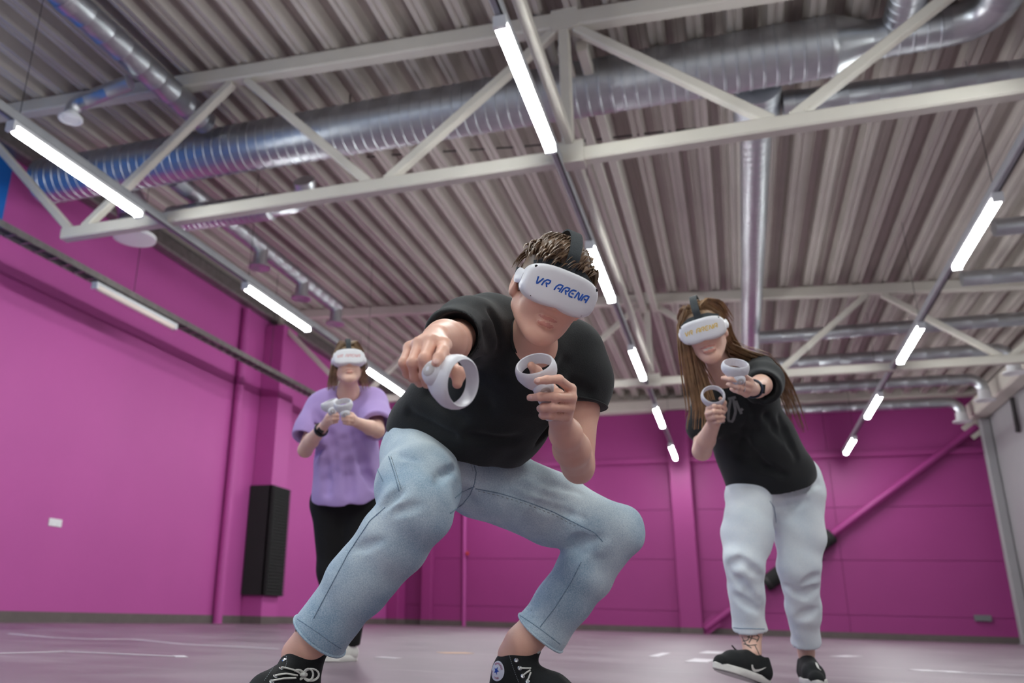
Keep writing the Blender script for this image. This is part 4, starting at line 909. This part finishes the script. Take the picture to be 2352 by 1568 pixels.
    if ok[0]:
        nn = S.grad(P)[0]; pf = Frame(P[0]+nn*.0002, nn, CU+CR*.22); rr = .0265
        pm = MB(); v = []; f = []
        def pt(x, y, o_=0.0):
            q = pf.p(x, y, .02); 
            for _ in range(14): q = q-pf.z*float(np.clip(S.ev(q[None])[0], -.01, .03))*.9
            return q+pf.z*(.0008+o_)
        rings_ = [0.02, .35, .7, 1.0]
        v = [pt(math.cos(a)*rr*s_, math.sin(a)*rr*s_) for s_ in rings_ for a in np.linspace(0, 2*math.pi, 32, endpoint=False)]
        pm.add(v, [(i*32+q, i*32+(q+1) % 32, (i+1)*32+(q+1) % 32, (i+1)*32+q) for i in range(3) for q in range(32)]+[tuple(range(32))]); pa = pm.build('star_patch', M['patch'], up_, smooth='auto')
        st = [pt(math.sin(i*math.pi/5)*(.0115 if i % 2 == 0 else .0047), math.cos(i*math.pi/5)*(.0115 if i % 2 == 0 else .0047), .0006) for i in range(10)]
        MB().add(st+[pt(0, 0, .0008)], [(10, (i+1) % 10, i) for i in range(10)]).build('star', M['patch_blue'], pa)
        lt_ = MB(); la_ = MB()
        for word, a0, da, mb_ in (('CONVERSE', 140, -14.5, lt_), ('ALL', 208, 15, la_), ('STAR', 268, 15, la_)):
            for i, ch in enumerate(word):
                a = math.radians(a0+i*da); rad_ = .0195; tx = np.array((math.sin(a), -math.cos(a))); rx = np.array((math.cos(a), math.sin(a)))
                if da > 0: tx = -tx; rx_ = -rx
                else: rx_ = rx
                for stk in STROKES[ch]:
                    Q = [np.array((math.cos(a), math.sin(a)))*rad_+tx*(q[0]-.5)*.0034+rx_*(q[1]-.5)*.0046 for q in stk]
                    strip(mb_, dense([pt(q[0], q[1], .0004) for q in Q], 6), pf.z, .0009, .0004)
        lt_.build('lettering', M['patch_red'], pa); la_.build('lettering', M['patch_red'], pa)
    Sk = Solid(); sh = nrmz(lk-la); Sk.cone(la+sh*.02+CR*.012-CF*.01, la+sh*.045+CR*.014-CF*.012, .035, .036, .01); Sk.build('sock', M['sock'], body, .004)
    # ---- hair
    Hs = Solid(); q = lambda x, y, z: hf.p(x, y, z)
    Hs.ell(q(0, .05, -.018), (.083, .094, .1), hf.R, k=.02).ell(q(-.01, .1, .03), (.062, .036, .055), hf.R, k=.03)
    Hs.plane(q(0, .0, -.02), -hf.y*.9+hf.z*.35)
    mb = MB(); n0 = 0
    hm = Hs.mesh('hair', .005)
    rng = random.Random(3)
    st = []
    for i in range(520):
        th = rng.uniform(-math.pi, math.pi); ph = rng.uniform(.05, 1.25)
        d_ = np.array((math.sin(ph)*math.sin(th), math.cos(ph), math.sin(ph)*math.cos(th))); st.append((d_, rng.uniform(.6, 1.3), rng.gauss(0, .13)))
    def fn(s0, n):
        d_, ln, jit = s0; P = []; base = np.array((d_[0]*.08, .046+d_[1]*.090, -.012+d_[2]*.098))
        sweep = np.array((-.55+.3*(d_[0] > .02), .15, .75)) if d_[2] > -.2 else np.array((d_[0]*.6, -.6, -.3))
        sweep = sweep+np.array((jit, .2*jit, -.4*jit)); sweep = sweep-d_*(sweep@d_)*.55
        for i in range(n+1):
            t = i/n; v_ = base+d_*(.003+.013*ln*math.sin(t*2.4))+sweep*(.05*ln*t)-np.array((0, .02*t*t, 0)); P.append(hf.p(*v_))
        return P
    for s0 in st:
        P = fn(s0, 5); rr = .0045*rng.uniform(.6, 1.2); mb.tube(P, [rr, rr*1.1, rr, rr*.8, rr*.5, rr*.12], 5, flat=.6)
    # side locks over the temple on the image right
    for i in range(60):
        y = rng.uniform(.0, .07); z = rng.uniform(-.05, .03); b0 = np.array((.078, y+.03, z)); ln = rng.uniform(.6, 1.2)
        P = [hf.p(*(b0+np.array((.006+.008*math.sin(t*2), -.045*t*ln, .012*t)))) for t in np.linspace(0, 1, 5)]; mb.tube(P, [.004, .0042, .0035, .0022, .0005], 5, flat=.6)
    hair = link('hair', hm, M['hair'], body); mb.build('hair_locks', M['hair'], hair, smooth='auto')
    # ---- headset and controllers
    headset(hf, 'white headset with blue print worn by the crouching man', M['txt_blue'])
    rc_ = at(1050, 877, 1.475); gpt = at(962, 856, 1.64)
    zd = nrmz(-ray(1047, 877))*.67+.72*CR-.10*CU
    controller(rc_, zd, CR*-.62+CU*.42-CF*.7, 'white ring controller thrust towards the camera by the man', .0485, gpt, .024)
    lc_ = at(1230.5, 846, 1.955); gpt = at(1262, 950, 1.99)
    zd = CU*.84+CR*-.3-CF*.46
    controller(lc_, zd, (at(1245, 880, 1.93)-lc_)-CF*.03, 'white ring controller held upright by the crouching man', .0485, gpt)
    return body
man()
# ------------------------------------------------------------------ long hair: many thin locks along guide curves
def long_hair(parent, guides, n, m, spread, rad=.0045, seed=1):
    rng = random.Random(seed); mb = MB()
    for _ in range(n):
        g = rng.choice(guides); P = dense(g[0], 14); a, b = rng.gauss(0, 1), rng.gauss(0, 1); sp = g[1] if len(g) > 1 else spread; ph = rng.uniform(0, 6)
        T = np.gradient(P, axis=0); T /= np.linalg.norm(T, axis=1)[:, None]; s1 = np.cross(T, CF); s1 /= np.linalg.norm(s1, axis=1)[:, None]+1e-9; s2 = np.cross(T, s1)
        u = np.linspace(0, 1, 14)[:, None]; Q = P+s1*a*sp*(.35+.65*u)+s2*b*sp*.55*(.4+.6*u)+s1*.004*np.sin(u*5+ph)
        ln = rng.randint(11, 14); r_ = rad*rng.uniform(.6, 1.2); mb.tube(Q[:ln], [r_*(.5+.5*min(1, i/2))*(1-.8*(i/(ln-1))**3) for i in range(ln)], 5, flat=.5)
    return mb.build('hair', m, parent, smooth='auto')
def cutbox(S_, c, ax, half=.13, dep=.08):
    ax = nrmz(ax); e1 = nrmz(np.cross(ax, (0.3, .2, .9))); S_.box(np.array(c)+ax*dep, (half, half, dep), .002, np.stack([e1, np.cross(ax, e1), ax]), .003, -1)
def folds(S, segs, r, k=.02):
    for a, b in segs:
        P, ok = S.hit(dense([a, b], 4))
        if ok.all(): S.chain(list(P), [r*.4, r, r, r*.4], k, -1)
# ------------------------------------------------------------------ the woman on the right
def woman_right():
    fd = nrmz(nrmz(-ray(1611, 758))-.10*CR+.02*CU); up0 = -math.sin(math.radians(19))*CR+math.cos(math.radians(19))*CU
    V = at(1611, 758, 3.42); hf = Frame(V-fd*.126-nrmz(up0)*.012, fd, up0)
    B = Solid(); head_prims(B, hf, .98, smile=1.0, fem=True)
    nk = at(1662, 858, 3.68); chest = at(1700, 930, 3.76); pel = at(1780, 1120, 3.86)
    B.cone(hf.p(0, -.04, -.03), nk, .046, .05, .03).cone(nk, chest, .06, .09, .05).chain([chest, at(1745, 1030, 3.75), pel], [.075, .07, .06], .05)
    ls, le, lw = at(1748, 862, 3.70), at(1748, 884, 3.36), at(1728, 893, 3.14); rs, re, rw = at(1622, 925, 3.74), at(1612, 1036, 3.62), at(1640, 970, 3.46)
    B.cone(chest, ls, .055, .036, .04).cone(chest, rs, .055, .042, .04)
    B.chain([ls, le, at(1738, 890, 3.24), lw], [.036, .038, .036, .026], .02); B.chain([rs, re], [.042, .038], .02).chain([re, at(1622, 1010, 3.55), rw], [.038, .037, .026], .012)
    # left hand (image right)
    mc = [at(1722, 872, 3.055), at(1723, 884, 3.05), at(1720, 896, 3.055), at(1714, 907, 3.07)]
    for q, r in zip(mc, (.0115, .012, .0115, .0105)): B.cone(lw, q, .018, r, .012)
    B.cone(at(1705, 885, 3.12), at(1712, 895, 3.1), .02, .02, .015)
    finger(B, [mc[0], at(1708, 861, 3.02), at(1695, 862, 3.015), at(1683, 866, 3.02)], .0105, .0078)
    finger(B, [mc[1], at(1697, 875, 3.01), at(1678, 871, 3.015), at(1664, 869, 3.03)], .0105, .0078)
    finger(B, [mc[2], at(1696, 888, 3.015), at(1681, 884, 3.03), at(1672, 882, 3.05)], .0102, .0078)
    finger(B, [mc[3], at(1697, 899, 3.03), at(1686, 896, 3.045), at(1679, 893, 3.06)], .0095, .0072)
    finger(B, [at(1712, 876, 3.16), at(1695, 862, 3.17), at(1680, 866, 3.15), at(1660, 868, 3.12)], .014, .0085, .008)
    # right hand (image left)
    mc = [at(1627, 938, 3.425), at(1625, 950, 3.42), at(1629, 961, 3.425), at(1636, 969, 3.435)]
    for q, r in zip(mc, (.0115, .012, .0115, .0105)): B.cone(rw, q, .018, r, .012)
    B.cone(at(1645, 950, 3.47), at(1640, 962, 3.46), .021, .02, .015)
    finger(B, [mc[0], at(1640, 932, 3.39), at(1652, 933, 3.395), at(1660, 936, 3.42)], .0105, .008)
    finger(B, [mc[1], at(1640, 945, 3.385), at(1655, 945, 3.395), at(1663, 947, 3.42)], .0108, .008)
    finger(B, [mc[2], at(1643, 957, 3.39), at(1656, 957, 3.40), at(1663, 958, 3.425)], .0105, .0078)
    finger(B, [mc[3], at(1648, 968, 3.40), at(1657, 966, 3.41), at(1662, 966, 3.43)], .0095, .0072)
    finger(B, [at(1652, 958, 3.48), at(1662, 940, 3.48), at(1662, 925, 3.47), at(1655, 915, 3.45)], .014, .0085, .008)
    # legs
    rh, rk, ra = at(1718, 1140, 3.72), at(1708, 1290, 3.56), at(1728, 1499, 3.50); lh, lk, la = at(1836, 1130, 3.8), at(1838, 1305, 3.68), at(1852, 1503, 3.74)
    B.cone(pel, rh, .06, .055, .04).cone(pel, lh, .06, .055, .04)
    B.chain([rh, rk, at(1724, 1450, 3.56), ra], [.055, .045, .042, .036], .02); B.chain([lh, lk, at(1850, 1470, 3.73), la], [.055, .045, .038, .035], .02)
    rt, lt = np.array((-.78, -.75)), np.array((.10, -1.0))
    body = B.build('person', M['skin_f'], None, .0042)
    tag(body, 'laughing long-haired woman in a black t-shirt and pale jeans on the right', 'person')
    paint(body, lip_masks(hf, .98, 1.0)+[(hf.p(0, -.0655, .084), (.021, .0042, .02), hf.R, M['teeth'])])
    # t-shirt
    T = Solid(); ax = nrmz(pel-chest)
    T.ell(at(1695, 925, 3.72), (.17, .115, .13), np.stack([nrmz(ls-rs), nrmz(np.cross(ax, ls-rs)), ax]), k=.05)
    T.cone(at(1645, 890, 3.76), at(1740, 858, 3.72), .075, .075, .05)
    T.chain([at(1700, 940, 3.74), at(1738, 1020, 3.78), at(1772, 1090, 3.82)], [.145, .16, .185], .06)
    T.cone(at(1690, 990, 3.78), at(1718, 1105, 3.8), .1, .095, .05)
    T.chain([at(1738, 862, 3.7), at(1752, 875, 3.52), at(1752, 890, 3.38)], [.085, .075, .072], .04); T.chain([at(1635, 915, 3.76), at(1622, 965, 3.7), at(1614, 985, 3.68)], [.075, .07, .065], .04)
    d_ = nrmz(at(1752, 890, 3.38)-at(1748, 870, 3.6)); cutbox(T, at(1752, 888, 3.36), d_, .1, .06); T.cone(at(1752, 888, 3.36)-d_*.03, at(1752, 888, 3.36)+d_*.03, .052, .056, .005, -1)
    hl = nrmz(at(1878, 1092, 3.7)-at(1675, 1138, 3.7)); hn = np.cross(CF+.1*CU, hl); hn = hn if hn@CU < 0 else -hn; cutbox(T, at(1770, 1130, 3.7), hn, .4, .15)
    T.cone(hf.p(0, -.05, -.02), at(1660, 858, 3.6), .045, .062, .01, -1)
    folds(T, (((1740, 930), (1800, 1010)), ((1700, 1050), (1800, 1090)), ((1690, 1000), (1760, 1070)), ((1790, 960), (1830, 1050)), ((1720, 960), (1700, 1040))), .008, .03)
    tee = T.build('t_shirt', M['tee_black'], body, .0065, disp=lambda P: .003*np.sin(P[:, 0]*29+P[:, 2]*21+3*np.sin(P[:, 1]*9))*np.sin(P[:, 2]*24-P[:, 0]*13))
    pr = MB()
    for px in ([(1678, 918), (1674, 940), (1672, 966), (1683, 968), (1690, 945), (1684, 914), (1676, 916)], [(1667, 928), (1664, 950), (1661, 972)], [(1690, 920), (1697, 938), (1703, 950)], [(1699, 945), (1706, 938)], [(1672, 916), (1690, 912)]):
        P, ok = T.hit(dense(px, 18)); 
        if ok.sum() > 3: strip(pr, P[ok]+T.grad(P[ok])*.0004, T.grad(P[ok]), .011, .0008)
    if pr.n: pr.build('shirt_print', M['print_grey'], tee)
    # jeans
    J = Solid()
    J.cone(at(1740, 1110, 3.82), at(1822, 1102, 3.88), .125, .122, .06).cone(at(1742, 1145, 3.82), at(1818, 1138, 3.86), .122, .122, .06)
    J.chain([at(1722, 1150, 3.74), at(1716, 1230, 3.63), at(1709, 1292, 3.56)], [.103, .094, .078], .05).chain([at(1709, 1290, 3.56), at(1715, 1360, 3.56), at(1722, 1452, 3.56), at(1724, 1475, 3.56)], [.078, .068, .0635, .0635], .03)
    J.chain([at(1832, 1145, 3.82), at(1838, 1230, 3.75), at(1834, 1305, 3.68)], [.103, .093, .082], .05).chain([at(1835, 1305, 3.68), at(1846, 1400, 3.71), at(1852, 1482, 3.73), at(1853, 1500, 3.73)], [.082, .068, .056, .056], .03)
    for c, a, r in ((at(1722, 1446, 3.56), at(1715, 1360, 3.56), .052), (at(1851, 1478, 3.73), at(1846, 1400, 3.71), .044)):
        d_ = nrmz(c-a); cutbox(J, c, d_, .12, .06); J.cone(c-d_*.03, c+d_*.03, r, r, .004, -1)
    folds(J, (((1670, 1300), (1700, 1285)), ((1700, 1285), (1745, 1320)), ((1675, 1315), (1740, 1380)), ((1845, 1340), (1880, 1325)), ((1840, 1365), (1882, 1350)), ((1800, 1345), (1850, 1370)), ((1782, 1150), (1780, 1200)), ((1690, 1370), (1738, 1400)), ((1830, 1420), (1875, 1400)), ((1790, 1165), (1850, 1150)), ((1800, 1130), (1880, 1110))), .008, .03)
    jeans = J.build('jeans', M['denim_pale'], body, .0068, disp=lambda P: .003*np.sin(P[:, 0]*33+P[:, 2]*31+3*np.sin(P[:, 1]*11))*np.sin(P[:, 2]*29-P[:, 1]*15))
    seam(J, [(1684, 1441), (1700, 1443), (1722, 1443), (1756, 1444)], 30, 'hem_stitching', M['stitch'], jeans, .0016, 0, 2.5); seam(J, [(1768, 1150), (1778, 1165), (1783, 1200)], 20, 'fly_seam', M['stitch'], jeans, .0018, 0, 2.5)
    # shoes
    up_, S, fr, p = shoe(body, ra, rt, (0, 0, 1), 'black trainer with a white sole, toe lifted, under the right woman', 'low', .29, .24)
    def swoosh(S, px, par):
        P, ok = S.hit(dense(px, 14)); P = P[ok]
        if len(P) > 5:
            G = S.grad(P); mb = MB(); w_ = np.interp(np.linspace(0, 1, len(P)), [0, .3, .5, 1], [.007, .011, .009, .001]); T_ = np.gradient(P, axis=0); T_ /= np.linalg.norm(T_, axis=1)[:, None]; sd = np.cross(T_, G)
            v = [q for i in range(len(P)) for q in (P[i]+G[i]*.002-sd[i]*w_[i]/2, P[i]+G[i]*.002+sd[i]*w_[i]/2)]
            mb.add(v, [(2*i, 2*i+1, 2*i+3, 2*i+2) for i in range(len(P)-1)]); mb.build('swoosh', M['rubber'], par)
    swoosh(S, [(1727, 1526), (1727.5, 1532), (1729.5, 1537), (1734, 1539.5), (1741, 1539), (1749, 1536.5), (1759, 1532)], up_)
    for px in ([(1700, 1500), (1688, 1490), (1681, 1482)], [(1706, 1504), (1692, 1500), (1688, 1495)]): 
        Q = dense([at(x, y, 3.5) for x, y in px], 8); MB().tube(Q, .003, 6).build('lace', M['canvas'], up_, smooth='auto')
    up_, S, fr, p = shoe(body, la, lt, (0, 0, 1), 'black trainer with a white sole flat on the floor under the right woman', 'low', .28)
    swoosh(S, [(1874, 1522), (1879, 1534), (1886, 1540)], up_)
    # tattoo on the ankle
    tb = MB()
    for px in ([(1702, 1452), (1712, 1448), (1722, 1456), (1718, 1470), (1706, 1472)], [(1725, 1450), (1735, 1456), (1744, 1462), (1738, 1474)], [(1708, 1478), (1722, 1482), (1738, 1480)], [(1716, 1462), (1730, 1466), (1742, 1470)], [(1704, 1462), (1714, 1480), (1726, 1488)], [(1734, 1482), (1740, 1494), (1744, 1504)], [(1722, 1448), (1728, 1462), (1720, 1476)]):
        P, ok = B.hit(dense(px, 12), 2.5); P = P[ok]
        if len(P) > 4: strip(tb, P, B.grad(P), .0035, .0004)
    if tb.n: tb.build('tattoo', M['tattoo'], body)
    # watch and rings
    ax = nrmz(lw-le); c = lw-ax*.02; wb_ = MB(); e1 = nrmz(np.cross(ax, CU)); e2 = np.cross(ax, e1)
    wb_.tube([c+(e1*math.cos(t)+e2*math.sin(t))*.0325 for t in np.linspace(0, 2*math.pi, 25)], .004, 8, flat=2.2, up=ax); wt = wb_.build('wristwatch', M['watch_band'], body, smooth='auto')
    MB().beam(c+CR*.026-CF*.012-CU*.016, c+CR*.03-CF*.008+CU*.016, .012, .022, up=CR).build('watch_case', M['watch'], wt)
    for q in ((1713, 882), (1709, 898)):
        P, ok = B.hit([q], 2.5)
        if ok[0]:
            cc = P[0]-B.grad(P)[0]*.009; MB().tube([cc+CU*math.cos(t)*.0112-CF*math.sin(t)*.0112 for t in np.linspace(0, 2*math.pi, 20)], .0014, 6, up=CR).build('finger_ring', M['metal'], body, smooth='auto')
    # hair
    q = lambda x, y, z: hf.p(x, y, z)
    Hs = Solid(); Hs.ell(q(0, .048, -.02), (.08, .088, .098), hf.R, k=.02); Hs.plane(q(0, .02, .045), -hf.y*.55+hf.z*.9)
    cap = Hs.build('hair_cap', M['hair_long'], body, .006)
    gl = [[q(-.03, .11, .055), q(-.07, .06, .02), at(1577, 800, 3.52), at(1588, 870, 3.55), at(1600, 940, 3.56), at(1598, 985, 3.57)], [q(-.02, .12, .05), q(-.078, .03, .0), at(1592, 830, 3.56), at(1610, 900, 3.58), at(1612, 960, 3.57)], [q(-.05, .1, .0), q(-.085, .02, -.03), at(1600, 850, 3.6), at(1622, 920, 3.6), at(1620, 985, 3.58)], [q(-.03, .11, .02), q(-.075, .0, -.05), at(1612, 850, 3.64), at(1634, 890, 3.64)]]
    gr = [[q(.03, .11, .055), q(.07, .06, .02), at(1668, 790, 3.52), at(1710, 812, 3.6), at(1765, 830, 3.72), at(1800, 880, 3.8), at(1822, 940, 3.84), at(1838, 995, 3.86)], [q(.03, .12, .03), q(.08, .05, -.02), at(1690, 800, 3.6), at(1745, 822, 3.74), at(1785, 870, 3.84), at(1812, 930, 3.88), at(1832, 985, 3.9)], [q(.04, .1, .0), q(.085, .02, -.03), at(1672, 815, 3.6), at(1720, 822, 3.68), at(1775, 850, 3.8), at(1806, 920, 3.86)], [q(.02, .11, .05), q(.074, .02, .01), at(1652, 800, 3.56), at(1668, 840, 3.66), at(1690, 850, 3.74)]]
    tops = [[q(x*.3, .10, .06), q(x, .125, .02), q(x*1.6, .10, -.05), q(x*1.8, .02, -.1)] for x in (-.05, -.03, -.01, .01, .03, .05)]
    long_hair(body, [(g, .017) for g in gl]+[(g, .02) for g in gr]+[(g, .012) for g in tops], 560, M['hair_long'], .016, .0042, 5)
    headset(hf, 'white headset with yellow print worn by the woman on the right', M['txt_yellow'], .97)
    c = at(1689, 842, 3.04); controller(c, CU*.93-CF*.36-CR*.03, (at(1697, 862, 3.02)-c)-CF*.04, 'white ring controller in the outstretched hand of the right woman', .0485, at(1700, 892, 3.12))
    c = at(1638, 909, 3.42); controller(c, CU*.62-CF*.76-CR*.2, (at(1645, 935, 3.40)-c), 'white ring controller held close to the chest by the right woman', .0475, at(1650, 965, 3.45))
woman_right()
# ------------------------------------------------------------------ the woman in lilac at the back left
def woman_lilac():
    fd = nrmz(nrmz(-ray(802, 817))*1.0+.42*CU+.03*CR); up0 = CU-.02*CR
    V = at(802, 816, 4.44); hf = Frame(V-fd*.115-nrmz(up0)*.012, fd, up0)
    B = Solid(); head_prims(B, hf, .9, fem=True)
    nk = at(800, 908, 4.62); chest = at(800, 960, 4.7); pel = at(797, 1150, 4.7)
    B.cone(hf.p(0, -.05, -.03), nk, .046, .052, .03).cone(nk, chest, .06, .09, .05).chain([chest, pel], [.08, .06], .05)
    rs, re, rw = at(732, 948, 4.67), at(701, 1033, 4.5), at(742, 981, 4.28); ls, le, lw = at(864, 942, 4.66), at(866, 988, 4.38), at(820, 970, 4.2)
    B.cone(chest, rs, .06, .045, .04).cone(chest, ls, .06, .045, .04); B.chain([rs, re], [.042, .038], .02).chain([re, at(715, 1012, 4.42), rw], [.038, .038, .026], .015); B.chain([ls, le], [.042, .038], .02).chain([le, at(850, 982, 4.3), lw], [.038, .036, .026], .015)
    for w0, ms, tips, th in ((rw, [(757, 949, 4.2), (754, 957, 4.19), (754, 965, 4.19), (757, 972, 4.2)], [[(766, 944, 4.17), (775, 946, 4.17)], [(766, 953, 4.16), (777, 954, 4.17)], [(766, 962, 4.16), (777, 962, 4.17)], [(766, 969, 4.17), (774, 968, 4.18)]], [(762, 958, 4.25), (770, 945, 4.24), (775, 938, 4.22)]),
                             (lw, [(808, 951, 4.12), (811, 958, 4.11), (811, 966, 4.11), (808, 973, 4.12)], [[(797, 947, 4.09), (788, 949, 4.09)], [(797, 956, 4.08), (786, 957, 4.09)], [(797, 964, 4.08), (787, 964, 4.09)], [(798, 972, 4.09), (790, 971, 4.1)]], [(803, 960, 4.17), (796, 947, 4.16), (790, 940, 4.14)])):
        mc = [at(*q) for q in ms]
        for q, r in zip(mc, (.012, .0125, .012, .011)): B.cone(w0, q, .018, r, .012)
        for m0, tp in zip(mc, tips): finger(B, [m0]+[at(*q) for q in tp], .0105, .0082)
        finger(B, [at(*q) for q in th], .014, .0088, .008)
    rh, rk, ra = at(760, 1165, 4.66), at(764, 1310, 4.6), at(768, 1470, 4.72); lh, lk, la = at(832, 1160, 4.66), at(822, 1310, 4.54), at(800, 1484, 4.5)
    B.cone(pel, rh, .06, .055, .04).cone(pel, lh, .06, .055, .04); B.chain([rh, rk, ra], [.055, .045, .035], .02).chain([lh, lk, la], [.055, .045, .035], .02)
    body = B.build('person', M['skin_f'], None, .0046); tag(body, 'woman in a lilac t-shirt and black trousers standing at the back left', 'person'); paint(body, lip_masks(hf, .9))
    T = Solid()
    T.ell(at(798, 950, 4.66), (.2, .12, .12), np.stack([CR, CU, -CF]), k=.05); T.cone(at(752, 925, 4.66), at(846, 922, 4.66), .075, .075, .05)
    T.chain([at(798, 960, 4.68), at(797, 1060, 4.66), at(796, 1135, 4.64), at(796, 1175, 4.64)], [.17, .168, .178, .18], .05)
    T.chain([at(738, 935, 4.66), at(712, 985, 4.58), at(700, 1015, 4.53)], [.085, .078, .078], .04); T.chain([at(855, 930, 4.64), at(866, 965, 4.5), at(866, 985, 4.38)], [.09, .085, .088], .04)
    d_ = nrmz(at(700, 1015, 4.53)-at(725, 960, 4.62)); c = at(703, 1008, 4.54); cutbox(T, c, d_, .11, .06); T.cone(c-d_*.04, c+d_*.03, .058, .064, .005, -1)
    d_ = nrmz(at(866, 985, 4.38)-at(860, 945, 4.58)); c = at(866, 982, 4.42); cutbox(T, c, d_, .12, .12); T.cone(c-d_*.04, c+d_*.03, .068, .074, .005, -1)
    hl = nrmz(at(873, 1151, 4.5)-at(720, 1162, 4.5)); hn = np.cross(CF+.1*CU, hl); hn = hn if hn@CU < 0 else -hn; cutbox(T, at(797, 1157, 4.5), hn, .4, .15)
    T.cone(hf.p(0, -.07, -.02), at(800, 902, 4.58), .045, .062, .01, -1)
    folds(T, (((760, 1000), (770, 1080)), ((815, 1000), (838, 1080)), ((790, 1010), (800, 1090)), ((830, 1040), (850, 1110)), ((745, 1040), (750, 1130)), ((725, 950), (745, 990)), ((840, 1090), (870, 1120)), ((800, 1095), (805, 1150))), .006, .05)
    tee = T.build('t_shirt', M['tee_lilac'], body, .007, disp=lambda P: .004*np.sin(P[:, 0]*30+P[:, 2]*12+3*np.sin(P[:, 1]*9))*np.sin(P[:, 2]*17-P[:, 0]*11))
    P, ok = T.hit(dense([(772, 898), (780, 908), (800, 914), (820, 908), (828, 898)], 16), 3); 
    if ok.sum() > 6: MB().tube(P[ok], .007, 8).build('collar', M['tee_lilac'], tee, smooth='auto')
    J = Solid(); J.cone(at(765, 1150, 4.68), at(828, 1150, 4.68), .125, .125, .06).chain([at(762, 1165, 4.66), at(764, 1310, 4.6), at(768, 1466, 4.72)], [.11, .08, .058], .04).chain([at(830, 1165, 4.66), at(822, 1310, 4.54), at(801, 1482, 4.5)], [.11, .08, .058], .04)
    c = at(768, 1464, 4.72); cutbox(J, c, c-at(764, 1310, 4.6), .1, .05); c = at(801, 1478, 4.5); cutbox(J, c, c-at(822, 1310, 4.54), .1, .05)
    J.build('trousers', M['black_trousers'], body, .0075)
    shoe(body, at(800, 1496, 4.48), (-.35, -.95), (0, 0, 1), 'white leather sneaker under the woman in lilac', 'white', .25)
    shoe(body, at(768, 1482, 4.74), (-.2, -.95), (0, 0, 1), 'white leather sneaker partly hidden behind the man', 'white', .25)
    ax = nrmz(rw-re); c = rw-ax*.03; e1 = nrmz(np.cross(ax, CU)); e2 = np.cross(ax, e1); mb = MB()
    mb.tube([c+(e1*math.cos(t)+e2*math.sin(t))*.033 for t in np.linspace(0, 2*math.pi, 25)], .0045, 8, flat=2.6, up=ax); wt = mb.build('wristwatch', M['watch'], body, smooth='auto')
    MB().beam(c-CF*.034-ax*.017, c-CF*.034+ax*.017, .034, .012, up=CF).build('watch_case', M['watch'], wt)
    q = lambda x, y, z: hf.p(x, y, z)
    Hs = Solid(); Hs.ell(q(0, .048, -.02), (.074, .08, .09), hf.R, k=.02); Hs.plane(q(0, .02, .04), -hf.y*.55+hf.z*.9); Hs.build('hair_cap', M['hair_blond'], body, .007)
    gd = [[q(sx*.03, .11, .05), q(sx*.07, .05, .02), q(sx*.078, -.03, .0), at(800+sx*36, 870, 4.56), at(800+sx*41, 895, 4.57)] for sx in (-1, 1)]+[[q(sx*.04, .1, .0), q(sx*.082, .02, -.03), at(800+sx*34, 860, 4.62), at(800+sx*45, 898, 4.62)] for sx in (-1, 1)]+[[q(sx*.05, .08, -.05), q(sx*.07, -.02, -.06), at(800+sx*28, 870, 4.68), at(800+sx*36, 905, 4.7)] for sx in (-1, 1)]
    tops = [[q(x*.3, .10, .06), q(x, .125, .02), q(x*1.6, .10, -.05), q(x*1.8, .02, -.1)] for x in (-.04, 0, .04)]
    long_hair(body, [(g, .014) for g in gd]+[(g, .012) for g in tops], 280, M['hair_blond'], .014, .0045, 9)
    headset(hf, 'white headset with faded red print worn by the woman in lilac', M['txt_red'], .9)
    c = at(788, 928, 4.11); controller(c, CU*.93-CF*.30-CR*.12, (at(794, 945, 4.09)-c)-CF*.03, 'white ring controller on the right in the hands of the lilac woman', .047, at(800, 968, 4.15))
    c = at(757, 927, 4.2); controller(c, CU*.9-CF*.05-CR*.35, (at(766, 944, 4.18)-c)-CF*.03, 'white ring controller on the left in the hands of the lilac woman', .047, at(766, 966, 4.23))
woman_lilac()
